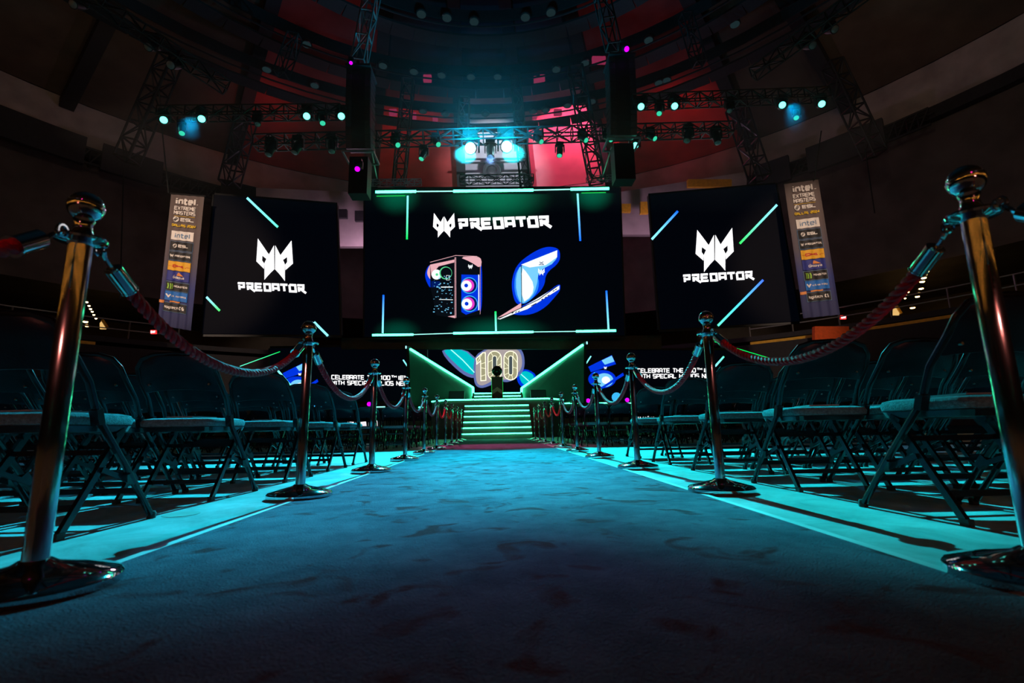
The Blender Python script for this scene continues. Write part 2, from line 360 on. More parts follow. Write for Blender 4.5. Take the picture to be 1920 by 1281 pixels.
# wall details at the level of the screens: ring truss with boxes
t = thing('perimeter_truss', 'dark perimeter truss running round the arena in front of the pale wall band', 'truss', (AC.x, AC.y, 0))
def Q(r, a, z): a = math.radians(a); return (r*math.sin(a), r*math.cos(a), z)
for rr, zz in ((31, 18.2), (31, 17.2), (31.8, 18.2)):
    b = MB()
    for i in range(-60, 60, 3): b.bar(Q(rr, i, zz), Q(rr, i+3, zz), .12)
    b.build('chord', MT['truss'], t)
b = MB()
for i in range(-60, 60):
    b.bar(Q(31, i, 17.2), Q(31, i+1, 18.2), .07); b.bar(Q(31, i, 17.2), Q(31, i, 18.2), .07)
b.build('lattice', MT['truss'], t)['kind'] = 'stuff'
for a, wd in ((-55, 9), (-46, 6), (-33, 7), (35, 7), (44, 4), (52, 8)):
    b = MB(); 
    for k in range(4):
        a0, a1 = a-wd/2+wd*k/4, a-wd/2+wd*(k+1)/4
        b.slab([Q(30.8, a0, 17), Q(30.8, a1, 17), Q(30.8, a1, 18.8), Q(30.8, a0, 18.8)], (.3*math.sin(math.radians(a)), .3*math.cos(math.radians(a)), 0))
    b.build('side_panel', MT['ring'], t)
# hung blinds on the wall: yellow and dark
def wallbox(px0, py0, px1, py1, Y, mat, name, label, cat, th=.25):
    a, c, d, e = at(px0, py0, Y), at(px1, py0, Y), at(px1, py1, Y), at(px0, py1, Y)
    o = MB().slab([a, c, d, e], (0, th, 0)).build(name, mat); return tag(o, label, cat)
wallbox(1290, 336, 1372, 350, 31, MT['yellow'], 'wall_banner', 'yellow strip banner above the right screen', 'banner')
wallbox(1201, 378, 1216, 400, 31, MT['yellow'], 'wall_banner', 'small yellow banner at the left edge of the right screen', 'banner')
wallbox(1166, 382, 1183, 397, 31, MT['yellow'], 'wall_banner', 'small yellow banner beside the main screen on its right', 'banner')
wallbox(632, 392, 650, 408, 31, MT['ring'], 'wall_speaker', 'dark box on the pale wall right of the left screen', 'speaker')
wallbox(665, 395, 684, 414, 31, MT['ring'], 'wall_speaker', 'dark box on the pale wall against the main screen', 'speaker')
# pale wall pieces either side of the main screen
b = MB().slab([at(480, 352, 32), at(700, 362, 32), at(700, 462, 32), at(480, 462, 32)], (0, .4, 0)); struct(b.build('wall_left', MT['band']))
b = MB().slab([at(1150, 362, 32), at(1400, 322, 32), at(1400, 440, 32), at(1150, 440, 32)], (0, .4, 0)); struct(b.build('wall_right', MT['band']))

# ------------------------------------------------------------------ trusses
def truss(a, bb, w, label, mat='truss', tri=False, group=None, bay=None):
    a, bb = Vector(a), Vector(bb); L = (bb-a).length; d = (bb-a)/L
    h = Vector((0, 0, 1)) if abs(d.z) < .9 else Vector((0, 1, 0)); x = d.cross(h).normalized(); y = x.cross(d)
    t = thing('lighting_truss', label, 'truss', a, 0, group); cr = w*.07; O = Vector((0, 0, 0))
    C = [(-1, -1), (1, -1), (1, 1), (-1, 1)]
    for i, j in C:
        o = (x*i+y*j)*w/2; MB().cyl(o, o+d*L, cr, 6).build('chord', MT[mat], t)
    nb = max(2, round(L/(bay or w*1.3))); b = MB(); s = L/nb
    for k in range(nb+1):
        for q in range(4):
            p0 = (x*C[q][0]+y*C[q][1])*w/2; p1 = (x*C[(q+1) % 4][0]+y*C[(q+1) % 4][1])*w/2
            b.bar(p0+d*s*k, p1+d*s*k, cr*1.3)
            if k < nb: b.bar(*((p0+d*s*k, p1+d*s*(k+1)) if (k+q) % 2 else (p1+d*s*k, p0+d*s*(k+1))), cr*1.1)
    b.build('lattice', MT[mat], t)['kind'] = 'stuff'
    return t
truss(at(480, 268, 15.4), at(1370, 243, 15.4), .39, 'long front lighting truss above the main screen, carrying two bright lamps')
truss(at(300, 214, 14), at(640, 210, 14), .34, 'short horizontal truss with teal lamps on the left')
truss(at(1185, 192, 14), at(1550, 178, 14), .34, 'short horizontal truss with teal lamps on the right')
truss(at(110, -45, 11), at(425, 165, 14), .34, 'truss slanting down from the top left corner')
truss(at(1655, -40, 11), at(1412, 140, 14), .34, 'truss slanting down from the top right corner')
truss(at(673, 118, 14.4), at(708, -60, 14.4), .42, 'upright truss above the left loudspeaker array', 'alu', bay=.9)
truss(at(1150, 88, 14.4), at(1118, -50, 14.4), .42, 'upright truss above the right loudspeaker array', 'truss', bay=.9)
truss(at(766, 152, 23), at(748, 345, 23), .55, 'upright truss left of centre behind the front truss', 'truss', bay=.9)
truss(at(871, 186, 22), at(868, 262, 22), .5, 'short ladder truss hanging over the left bright lamp', 'alu', bay=.9)
truss(at(966, 143, 22), at(985, 355, 22), .45, 'tall ladder truss rising right of the bright lamps', 'truss', bay=.9)
truss(at(1078, 130, 20), at(1120, 340, 20), .6, 'slanting upright truss in front of the pink-lit roof cloth')
truss(at(553, 68, 20), at(527, 140, 20), .5, 'small ladder truss below the left roof lamps', 'truss', bay=.9)
truss(at(1285, 30, 20), at(1312, 120, 20), .5, 'small ladder truss below the right roof lamps', 'truss', bay=.9)
truss(at(320, 110, 24), at(238, 300, 24), .8, 'broad sloping dark truss at far left')
truss(at(462, 225, 26), at(430, 345, 26), .8, 'sloping dark truss above the left screen')
truss(at(1380, 200, 24), at(1425, 335, 24), .8, 'sloping dark truss above the right screen')
truss(at(1560, 120, 24), at(1640, 290, 24), .8, 'broad sloping dark truss at far right')
truss(at(862, 338, 20), at(1000, 336, 20), .32, 'short truss above the middle of the main screen')
truss(at(686, 343, 20), at(790, 342, 20), .22, 'short truss on the left top corner of the main screen', 'alu')
truss(at(1100, 337, 20), at(1160, 334, 20), .22, 'short truss on the right top corner of the main screen', 'alu')
def cable(a, c, label, r=.02, mat='black'):
    a, c = Vector(a), Vector(c); o = MB().cyl((0, 0, 0), c-a, r, 6).build('hanging_cable', MT[mat]); o.location = a
    return tag(o, label, 'cable')
cable(at(695, 275, 15), at(707, 335, 19.5), 'slanting cable from the left array to the main screen', .025, 'alu')
cable(at(1147, 275, 15), at(1130, 330, 19.5), 'slanting cable from the right array to the main screen', .025, 'alu')
cable(at(232, 320, 22), at(225, 560, 22), 'long dark cable hanging left of the left banner', .03)
cable(at(303, 235, 17), at(316, 362, 17.9), 'dark cable holding the left banner', .025)
cable(at(1540, 245, 17), at(1527, 338, 17.9), 'dark cable holding the right banner', .025)
cable(at(1622, 280, 22), at(1640, 400, 22), 'long dark cable hanging right of the right banner', .03)

# ------------------------------------------------------------------ moving head lamps
basem = MB().box((0, 0, -.06), (.3, .24, .1)).box((0, 0, .02), (.12, .06, .06)).mesh('base', MT['fixture'])
yb = MB().box((0, 0, -.135), (.36, .12, .05))
for s in (-1, 1): yb.slab([(s*.155, -.07, -.12), (s*.155, .07, -.12), (s*.155, .045, -.42), (s*.155, -.045, -.42)], (s*.035, 0, 0))
yokem = yb.mesh('yoke', MT['fixture'])
headm = MB().lathe([(.07, -.27), (.1, -.24), (.125, -.1), (.135, .02), (.115, .16), (.12, .25), (.12, .27)], 16).mesh('head', MT['fixture'], True)
for p in range(2): pass
lensM = {k: MB().lathe([(.1, .262), (.098, .285), (.06, .305), (.01, .312)], 16).mesh('lens', MT[m], True) for k, m in
         {'on': 'lens', 'green': 'lensg', 'key': 'lenskey', 'off': 'lensdim', 'mag': 'lensmag', 'purple': 'purple'}.items()}
def mover(px, py, Y, state, label, aim=None, sc=1.0, loc=None, group='moving-head lamps on the trusses'):
    p = Vector(loc) if loc else at(px, py, Y); aim = Vector(aim or (0, -.3, -1)).normalized()
    c = p-aim*.27*sc                       # the lens sits where the photo shows it
    t = thing('moving_head_lamp', label, 'stage lamp', c+Vector((0, 0, .34*sc)), 0, group); t.scale = (sc,)*3
    link('base', basem, t); link('yoke', yokem, t); h = link('head', headm, t); h.location = (0, 0, -.34)
    h.rotation_euler = aim.to_track_quat('Z', 'Y').to_euler(); link('lens', lensM[state], h)
    return t
CAMD = lambda px: (-(px-930)/930*.9, -1, -.62)
for i, (x, y, s) in enumerate([(503, 290, 'off'), (552, 286, 'off'), (622, 284, 'off'), (697, 276, 'green'), (746, 272, 'green'), (790, 298, 'green'), (822, 271, 'green'),
                               (882, 278, 'key'), (920, 294, 'off'), (950, 275, 'key'), (1015, 266, 'green'), (1049, 292, 'green'), (1099, 263, 'green'), (1146, 262, 'green'),
                               (1191, 273, 'on'), (1228, 260, 'green'), (1288, 264, 'off'), (1346, 268, 'off')]):
    aim = CAMD(x) if s in ('key', 'on') else ((.5, -.5, -.8) if s == 'green' and y < 280 else (random.uniform(-.4, .4), -.25, -1))
    mover(x, y, 15.1, s, 'moving-head lamp, %s from the left on the long front truss, %s' % (ORD[i+1], {'key': 'blazing cyan-white', 'on': 'lit teal', 'green': 'dim green lens', 'off': 'unlit'}[s]), aim, {'key': 1.7, 'green': .85}.get(s, 1.05))
for sd, L in (('left', [(307, 225, 'on'), (341, 250, 'green'), (378, 223, 'on'), (483, 233, 'off'), (575, 218, 'on'), (605, 231, 'green'), (640, 218, 'on')]),
              ('right', [(1202, 200, 'on'), (1236, 213, 'green'), (1265, 199, 'on'), (1368, 208, 'off'), (1467, 197, 'on'), (1493, 221, 'green'), (1541, 195, 'on')])):
    for i, (x, y, s) in enumerate(L):
        mover(x, y, 13.75, s, 'moving-head lamp, %s from the left on the short %s truss, %s' % (ORD[i+1], sd, {'on': 'lit teal', 'green': 'dim green', 'off': 'unlit'}[s]),
              CAMD(x) if s == 'on' else (.3 if sd == 'left' else -.3, -.4, -1), 1.0 if s == 'on' else .8)
for x, y, l in ((320, 122, 'round unlit lamp under the left slanting truss'), (137, 8, 'round unlit lamp near the top left corner'), (1524, 85, 'round unlit lamp under the right slanting truss'),
                (278, 88, 'small lamp dangling from the left slanting truss'), (1565, 55, 'small lamp dangling from the right slanting truss')):
    mover(x, y, 13, 'off', l, (0, -.75, -.7), 1.1)
mover(670, 317, 13.7, 'purple', 'purple glowing lamp hanging under the left loudspeaker array', (.1, -.7, -.7), .75)
mover(1175, 92, 13.7, 'purple', 'purple lamp at the top of the right loudspeaker array', (.2, -.7, -.7), .8)
mover(658, 118, 13.7, 'purple', 'purple lamp at the top of the left loudspeaker array', (.2, -.7, -.7), .5)

t = thing('round_vent', 'round ringed vent on the pale roof panel below the bright lamps', 'vent', at(922, 320, 37.5))
MB().lathe([(.75, -.05), (.8, .0), (.75, .08), (.62, .08), (.6, 0)], 28, (0, 0, 0), Matrix.Rotation(PI/2, 3, 'X')).build('outer_ring', MT['ring'], t)
MB().lathe([(.4, -.1), (.45, .05), (.3, .2), (.1, .25)], 24, (0, 0, 0), Matrix.Rotation(PI/2, 3, 'X')).build('cone', MT['fixture'], t)
for y_, l_ in ((306, 'upper'), (329, 'lower')):
    a_, c_ = at(866, y_, 37.8), at(985, y_-3, 37.8); tag(MB().bar(a_, c_, .12).build('roof_bar', MT['ring']), 'thin dark bar crossing the pale roof panel, the %s one' % l_, 'bar')
# front-of-house truss behind the photographer, seen mirrored in the chrome
ft = truss((-8, -9.3, 9.4), (8, -9.3, 9.4), .4, 'front-of-house truss behind the photographer')
mover(0, 0, 0, 'mag', 'magenta lamp on the front-of-house truss behind the photographer', (0, 1, -.5), 2.2, (0.2, -9, 8.5))
mover(0, 0, 0, 'off', 'left lamp on the front-of-house truss behind the photographer', (.4, 1, -.5), 1.2, (-5.5, -9, 9))
mover(0, 0, 0, 'off', 'right lamp on the front-of-house truss behind the photographer', (-.4, 1, -.5), 1.2, (6.0, -9, 9))

# ------------------------------------------------------------------ loudspeaker line arrays
def array(px0, px1, py0, sd, n=12):
    a, c = at(px0, py0, 14), at(px1, py0, 14); wd = (c-a).x; top = (a+c)/2
    t = thing('line_array', 'tall black loudspeaker array hanging on the %s of the main screen' % sd, 'loudspeaker', top)
    z = 0; y = 0; ang = 0
    MB().box((0, .3, .12), (wd, .9, .07)).box((0, .3, .2), (.1, .9, .12)).build('bumper_frame', MT['truss'], t)
    cab = MB().slab([(-wd/2, 0, -.11), (-wd/2, 0, .11), (-wd/2, .6, .07), (-wd/2, .6, -.07)], (wd, 0, 0)).mesh('cabinet', MT['black'])
    grm = [MB().slab([(s*wd/2*.98, -.02, -.1), (s*wd/2*.98, -.02, .1), (s*.08, .05, .1), (s*.08, .05, -.1)], (0, -.02, 0)).mesh('grille', MT['fixture']) for s in (-1, 1)]
    for k in range(n):
        o = link('cabinet', cab, t); o.location = (0, y, z); o.rotation_euler = (ang, 0, 0); [link('grille', g_, o) for g_ in grm]
        z -= .222*math.cos(ang); y += .222*math.sin(ang); ang += math.radians(1.2)
    fr = MB()
    for s in (-1, 1): fr.bar((s*wd*.62, y-.1, z-.02), (s*wd*.62, y+.7, z-.02), .05); 
    fr.bar((-wd*.62, y-.1, z-.02), (wd*.62, y-.1, z-.02), .05).bar((-wd*.62, y+.7, z-.02), (wd*.62, y+.7, z-.02), .05)
    fr.build('lower_frame', MT['alu'], t)
    MB().box((0, y+.3, z-.75), (wd*.75, .5, 1.25)).build('subwoofer', MT['black'], t)
array(650, 696, 133, 'left'); array(1141, 1190, 112, 'right')

# ------------------------------------------------------------------ screens
class Plane:
    def __init__(s, tl, tr, br, bl):
        s.o = tl; s.c = [tl, tr, br, bl]; s.n = (tr-tl).cross(bl-tl).normalized()
        if s.n.y > 0: s.n = -s.n
    def p(s, px, py, off=.02):
        r = ray(px, py); e = Vector((0, 0, CH)); o = s.o+s.n*off
        return e+r*((o-e).dot(s.n)/r.dot(s.n))
    def poly(s, mb, pts, off=.02): return mb.poly([s.p(x, y, off) for x, y in pts])
def strokes(mb, f, pts, wd, close=False):
    "flat thick polyline; f maps 2-D to the surface"
    P2 = [Vector(p) for p in pts]
    if close: P2.append(P2[0])
    for i in range(len(P2)-1):
        a, b = P2[i], P2[i+1]; d = (b-a)
        if d.length < 1e-9: continue
        d.normalize(); q = Vector((-d.y, d.x))*wd/2; e = d*wd/2*.92
        e0 = e if (i > 0 or close) else e*0; e1 = e if (i < len(P2)-2 or close) else e*0
        mb.poly([f(*(a-e0+q)), f(*(a-e0-q)), f(*(b+e1-q)), f(*(b+e1+q))])
def circle(cx, cy, r, n=24, ry=None): return [(cx+r*math.cos(2*PI*i/n), cy+(ry or r)*math.sin(2*PI*i/n)) for i in range(n)]
def blob(pts, it=3):
    "closed smooth outline by corner cutting"
    for _ in range(it):
        q = []
        for i in range(len(pts)):
            a, b = pts[i], pts[(i+1) % len(pts)]
            q += [(a[0]*.75+b[0]*.25, a[1]*.75+b[1]*.25), (a[0]*.25+b[0]*.75, a[1]*.25+b[1]*.75)]
        pts = q
    return pts
# square techno alphabet, unit cell 0..1 wide and high
G = {'A': [[(0, 0), (0, .8), (.2, 1), (.8, 1), (1, .8), (1, 0)], [(0, .4), (1, .4)]], 'B': [[(0, 0), (0, 1), (.85, 1), (1, .85), (1, .6), (.85, .5), (0, .5)], [(.85, .5), (1, .4), (1, .12), (.85, 0), (0, 0)]],
     'C': [[(1, 1), (.15, 1), (0, .85), (0, .15), (.15, 0), (1, 0)]], 'D': [[(0, 0), (0, 1), (.8, 1), (1, .8), (1, .2), (.8, 0), (0, 0)]],
     'E': [[(1, 1), (0, 1), (0, 0), (1, 0)], [(0, .5), (.9, .5)]], 'F': [[(1, 1), (0, 1), (0, 0)], [(0, .5), (.9, .5)]], 'G': [[(1, 1), (.15, 1), (0, .85), (0, .15), (.15, 0), (1, 0), (1, .5), (.55, .5)]],
     'H': [[(0, 0), (0, 1)], [(1, 0), (1, 1)], [(0, .5), (1, .5)]], 'I': [[(.5, 0), (.5, 1)]], 'L': [[(0, 1), (0, 0), (1, 0)]],
     'M': [[(0, 0), (0, 1), (.5, .45), (1, 1), (1, 0)]], 'N': [[(0, 0), (0, 1), (1, 0), (1, 1)]], 'O': [[(.15, 0), (0, .15), (0, .85), (.15, 1), (.85, 1), (1, .85), (1, .15), (.85, 0), (.15, 0)]],
     'P': [[(0, 0), (0, 1), (.85, 1), (1, .85), (1, .6), (.85, .45), (0, .45)]], 'R': [[(0, 0), (0, 1), (.85, 1), (1, .85), (1, .6), (.85, .45), (0, .45)], [(.55, .45), (1, 0)]],
     'S': [[(1, 1), (.12, 1), (0, .88), (0, .62), (.12, .5), (.88, .5), (1, .38), (1, .12), (.88, 0), (0, 0)]], 'T': [[(0, 1), (1, 1)], [(.5, 1), (.5, 0)]],
     'W': [[(0, 1), (.22, 0), (.5, .7), (.78, 0), (1, 1)]], 'X': [[(0, 0), (1, 1)], [(0, 1), (1, 0)]], '0': [[(.15, 0), (0, .15), (0, .85), (.15, 1), (.85, 1), (1, .85), (1, .15), (.85, 0), (.15, 0)]],
     '1': [[(.15, .8), (.5, 1), (.5, 0)]], '2': [[(0, 1), (1, 1), (1, .5), (0, .5), (0, 0), (1, 0)]], '4': [[(.75, 0), (.75, 1), (0, .3), (1, .3)]],
     '6': [[(1, 1), (.12, 1), (0, .88), (0, 0), (1, 0), (1, .5), (0, .5)]], '5': [[(1, 1), (0, 1), (0, .5), (1, .5), (1, 0), (0, 0)]],
     'i': [[(.5, 0), (.5, .68)], [(.5, .86), (.5, 1)]], 'n': [[(.05, 0), (.05, .7)], [(.05, .6), (.25, .7), (.8, .7), (.95, .55), (.95, 0)]], 't': [[(.35, 1), (.35, .12), (.5, 0), (.9, 0)], [(0, .7), (.9, .7)]],
     'e': [[(.05, .36), (.95, .36), (.95, .55), (.8, .7), (.2, .7), (.05, .55), (.05, .15), (.2, 0), (.85, 0)]], 'l': [[(.5, 0), (.5, 1)]], '.': [[(.2, 0), (.2, .1)]],
     'o': [[(.2, 0), (.05, .15), (.05, .55), (.2, .7), (.8, .7), (.95, .55), (.95, .15), (.8, 0), (.2, 0)]], 'g': [[(.95, .1), (.2, 0), (.05, .15), (.05, .55), (.2, .7), (.95, .7), (.95, -.2), (.8, -.3), (.1, -.3)]],
     'c': [[(.95, .7), (.2, .7), (.05, .55), (.05, .15), (.2, 0), (.95, 0)]], 'h': [[(.05, 0), (.05, 1)], [(.05, .6), (.25, .7), (.8, .7), (.95, .55), (.95, 0)]],
     'd': [[(.95, 1), (.95, 0), (.2, 0), (.05, .15), (.05, .55), (.2, .7), (.95, .7)]], 'y': [[(.05, .7), (.5, 0)], [(.95, .7), (.3, -.3)]], 'a': [[(.1, .7), (.8, .7), (.95, .55), (.95, 0), (.05, 0), (.05, .35), (.95, .35)]],
     'Q': [[(.15, 0), (0, .15), (0, .85), (.15, 1), (.85, 1), (1, .85), (1, .15), (.85, 0), (.15, 0)], [(.6, .3), (1.05, -.1)]], 'U': [[(0, 1), (0, .15), (.15, 0), (.85, 0), (1, .15), (1, 1)]]}
NAR = {'I': .3, 'i': .3, 'l': .3, '.': .25, ' ': .6, '1': .55, 't': .7}
# the broad slashed wordmark alphabet
GP = {'P': [[(0, 1), (.85, 1), (.8, .42), (.25, .42)], [(.17, .0), (.17, .72)]], 'R': [[(0, 1), (.85, 1), (.8, .48), (.3, .48)], [(.17, .0), (.17, .72)], [(.4, .42), (1.12, -.2)]],
      'E': [[(.95, 1), (.12, 1), (.08, .5), (.12, 0), (.95, 0)], [(.12, .5), (.85, .5)]], 'D': [[(0, 1), (.9, 1), (.9, 0), (.15, 0), (.15, .8)]],
      'A': [[(.12, 0), (.12, 1), (.9, 1), (.9, 0)], [(.12, .38), (.9, .38)]], 'T': [[(-.02, 1), (1, 1)], [(.5, 1), (.5, 0)]], 'O': [[(.1, 1), (.9, 1), (.9, 0), (.1, 0), (.1, 1)]]}
def write(mb, f, txt, x0, y0, x1, y1, wd, glyphs=G, gap=.32, shear=0.0):
    "txt from baseline start (x0,y0) to top-right (x1,y1) in 2-D coords handed to f; wd = stroke in cell heights"
    ws = [NAR.get(c, 1.0) if glyphs is G else 1.0 for c in txt]; tot = sum(ws)+gap*(len(txt)-1); cw = (x1-x0)/tot; H = y1-y0; x = x0
    for c, wc in zip(txt, ws):
        if c != ' ':
            for st in glyphs[c]:
                pts = [(x+(px if wc == 1 else (px-.5)*.9/wc*wc+wc/2 if c not in '.' else px)*cw*1.0+shear*py*H, y0+(wd/2+py*(1-wd))*H) for px, py in st]
                sg = 1 if H > 0 else -1
                strokes(mb, f, pts, abs(H)*wd)
        x += (wc+gap)*cw
EMB_A = [(868, 466), (957, 590), (935, 625), (903, 600), (902, 640), (919, 665), (917, 707), (856, 650)]
EMB_B = [(998, 512), (1000, 705), (970, 735), (940, 770), (921, 795), (921, 660), (937, 625), (957, 590)]
def emblem(mb, f, cx, cy, h):
    "horned mask mark, centred, of height h in the units of f (y down)"
    for sg in (1, -1):
        for pl in (EMB_A, EMB_B):
            pts = [f(cx+sg*(x-1003)/330*h, cy+(y-630)/330*h) for x, y in pl]
            mb.poly(pts if sg > 0 else pts[::-1])
MT['barv'] = emi('led_bar_blue_white', (.3, .85, 1), 1.5)
def bar_part(pl, parent, a, c, wd, mat, off=.03):
    "a light bar shown between two photo points"
    b = MB(); f = lambda x, y: pl.p(x, y, off); strokes(b, f, [a, c], wd); return b.build('light_bar', mat, parent)
def bargrad(name, pa, pb, c0, c1, st=1.4):
    ax = 0 if abs(pb.x-pa.x) > abs(pb.z-pa.z) else 2
    return emigrad(name, c0, c1, ['X', 'Y', 'Z'][ax], pa[ax], pb[ax], st)
CY, BL, GR, TG = (.25, .9, 1), (.0, .12, 1), (.0, .75, .1), (.12, 1, .6)
def screen(name, label, pts, Y0, Y1, Y2, Y3):
    c = [at(*p, y) for p, y in zip(pts, (Y0, Y1, Y2, Y3))]
    pl = Plane(c[0], c[1], c[2], c[3])
    # make planar: drop the fourth corner onto the plane
    c = [pl.p(*p, 0) for p in pts]; t = tag(bpy.data.objects.new(name, None), label, 'screen'); COL.objects.link(t)
    MB().slab(c, -pl.n*.12).build('screen_face', MT['led'], t)
    fr = MB()
    for i in range(4): fr.bar(c[i]-pl.n*.08, c[(i+1) % 4]-pl.n*.08, .06, .2)
    fr.build('frame', MT['black'], t); return t, pl
# main screen, hung with its top tilted forward
ms, mp = screen('led_screen', 'large hanging centre LED screen showing a computer tower and a laptop', [(683, 355), (1163, 352), (1172, 629), (682, 632)], 19.6, 19.6, 20.3, 20.3)
def glow(name, pl, x0, y0, x1, y1, col, parent, rows=8, off=.012, down=True):
    "screen image: soft light falling off below a shown bar, in pixel rows"
    m, t, p = nt(name+'_image'); N = t.nodes; L = t.links; p.inputs['Base Color'].default_value = (.004, .004, .005, 1); p.inputs['Roughness'].default_value = .8; p.inputs['Specular IOR Level'].default_value = .1
    tc = N.new('ShaderNodeTexCoord'); g = N.new('ShaderNodeMapping'); 
    a = pl.p(x0, y0, off); c = pl.p(x1, y1, off)
    ctr = Vector(((a.x+c.x)/2, (a.y+c.y)/2, a.z)); sub = N.new('ShaderNodeVectorMath'); sub.operation = 'SUBTRACT'; sub.inputs[1].default_value = ctr
    L.new(tc.outputs['Object'], sub.inputs[0]); dv = N.new('ShaderNodeVectorMath'); dv.operation = 'MULTIPLY'
    dv.inputs[1].default_value = (2/abs(c.x-a.x), 0, 1/abs(c.z-a.z)); L.new(sub.outputs[0], dv.inputs[0])
    ln = N.new('ShaderNodeVectorMath'); ln.operation = 'LENGTH'; L.new(dv.outputs[0], ln.inputs[0])
    mr = N.new('ShaderNodeMapRange'); mr.interpolation_type = 'SMOOTHERSTEP'; mr.inputs['From Min'].default_value = 0; mr.inputs['From Max'].default_value = 1
    mr.inputs['To Min'].default_value = 1; mr.inputs['To Max'].default_value = 0; L.new(ln.outputs['Value'], mr.inputs['Value'])
    mx = N.new('ShaderNodeMix'); mx.data_type = 'RGBA'; L.new(mr.outputs['Result'], mx.inputs['Factor']); mx.inputs['A'].default_value = (.0003, .0007, .0022, 1); mx.inputs['B'].default_value = (*col, 1)
    L.new(mx.outputs['Result'], p.inputs['Emission Color']); p.inputs['Emission Strength'].default_value = 1
    b = MB(); b.poly([pl.p(x0, y0, off), pl.p(x1, y0, off), pl.p(x1, y1, off), pl.p(x0, y1, off)]); return b.build('glow_image', m, parent)
glow('g1', mp, 810, 364, 1052, 430, (0, .16, .07), ms)
glow('g2', mp, 688, 364, 800, 412, (0, .10, .05), ms)
glow('g3', mp, 1060, 362, 1162, 405, (0, .10, .05), ms)
glow('g4', mp, 690, 624, 800, 590, (0, .05, .03), ms)
glow('g5', mp, 820, 622, 1050, 585, (0, .07, .04), ms)
for a, c, wd, m in [((704, 360), (780, 359), 5, 'teal'), ((780, 359.2), (850, 358.6), 2.2, 'tealsoft'), ((850, 358.5), (1000, 356.5), 5, 'teal'), ((1000, 356.6), (1070, 355), 2.2, 'tealsoft'), ((1070, 355), (1142, 353.5), 5, 'teal'),
                    ((706, 368), (760, 367), 1.6, 'green'), ((1090, 362), (1136, 361), 1.6, 'green'),
                    ((698, 628.5), (775, 627.5), 4, 'teal'), ((775, 627.5), (850, 625), 1.5, 'tealsoft'), ((850, 625), (1000, 622.5), 4, 'teal'), ((1000, 622.5), (1080, 621.5), 1.5, 'tealsoft'), ((1080, 621.5), (1155, 620), 4, 'teal')]:
    bar_part(mp, ms, a, c, wd, MT[m])
for a, c, c0, c1 in [((764.5, 367), (763, 449), CY, GR), ((1083, 363), (1088, 452), CY, BL), ((719, 553), (717.5, 625), BL, CY), ((1137, 545), (1141, 618), BL, CY), ((929, 584), (930, 621), GR, CY)]:
    pa, pb = mp.p(*a), mp.p(*c)
    m = bargrad('bar_image', pa, pb, c0, c1, 1.5); b = MB(); f = lambda x, y: mp.p(x, y, .03); strokes(b, f, [a, c], 3.4); b.build('light_bar', m, ms)
b = MB(); emblem(b, lambda x, y: mp.p(x, y, .03), 832.5, 422.5, 46); b.build('emblem', MT['w'], ms)
b = MB(); f = lambda x, y: mp.p(x, y-.035*(x-860), .03); write(b, f, 'PREDATOR', 861, 432, 1031, 410, .255, GP, .17, .1); b.build('wordmark', MT['w'], ms)
# computer tower picture
fm = lambda x, y, o=.03: mp.p(x, y, o)
def pic(pts, mat, name, o=.03, pl=None, parent=None, sm=0):
    if sm: pts = blob(pts, sm)
    b = MB(); b.poly([(pl or mp).p(x, y, o) for x, y in pts]); return b.build(name, mat, parent or ms)
E = lambda n, c, s=1: emi(n, c, s)
M_blue, M_pink, M_cyan, M_blk = E('image_blue', (0, .035, .75)), E('image_pink', (.85, .45, .5)), E('image_cyan', (.05, .5, 1)), E('image_black', (.002, .003, .006))
M_white, M_sky, M_mag, M_lgreen, M_nav = E('image_white', (.9, .97, 1), 1.1), E('image_sky', (.2, .65, 1)), E('image_magenta', (.8, .05, .6)), E('image_green', (.1, .7, .3)), E('image_navy', (.0, .01, .12))
k = lambda x, y: (690+x/4.683, 380+y/4.683)        # reading coordinates of the picture
pic([k(545, 530), k(500, 610), k(505, 680), k(555, 770), k(600, 640)], M_blue, 'tower_glow', .022, sm=2)
pic([k(560, 520), k(520, 590), k(520, 640), k(560, 690), k(620, 600)], M_pink, 'tower_glow', .026, sm=2)
pic([k(1000, 500), k(1003, 820), k(995, 960), k(950, 1000), k(940, 480)], M_blue, 'tower_glow', .022, sm=2)
pic([k(770, 462), k(545, 522), k(548, 740), k(600, 990), k(765, 1015)], M_blk, 'tower_side', .030)
pic([k(770, 462), k(960, 470), k(990, 560), k(985, 985), k(765, 1015)], M_blk, 'tower_front', .030)
pic([k(800, 478), k(960, 470), k(1000, 500), k(990, 580), k(900, 520)], M_pink, 'tower_glow', .034, sm=1)
pic([k(820, 632), k(985, 636), k(985, 940), k(860, 985), k(820, 960)], M_blue, 'tower_window', .034)
for cy_, cx_ in ((728, 872), (888, 876)):
    pic([k(*p) for p in circle(cx_+15, cy_, 72, 28)], M_cyan, 'fan_ring', .038); pic([k(*p) for p in circle(cx_+17, cy_, 64, 28)], M_nav, 'fan_ring', .041)
    pic([k(*p) for p in circle(cx_+4, cy_, 56, 28)], M_mag, 'fan_ring', .044); pic([k(*p) for p in circle(cx_-8, cy_+2, 46, 28)], M_white, 'fan_ring', .047)
    pic([k(*p) for p in circle(cx_-10, cy_, 17, 20)], M_blue, 'fan_hub', .050)
pic([k(968, 632), k(976, 632), k(976, 945), k(968, 945)], M_white, 'tower_strip', .04)
pic([k(546, 545), k(760, 500), k(758, 525), k(620, 560), k(556, 640)], M_pink, 'tower_window', .034)
pic([k(*p) for p in circle(602, 632, 44, 24)], M_white, 'fan_ring', .038); pic([k(*p) for p in circle(605, 632, 12, 16)], M_lgreen, 'fan_hub', .042)
pic([k(*p) for p in circle(682, 618, 56, 24)], M_lgreen, 'fan_ring', .040); pic([k(*p) for p in circle(686, 618, 49, 24)], M_blk, 'fan_ring', .043)
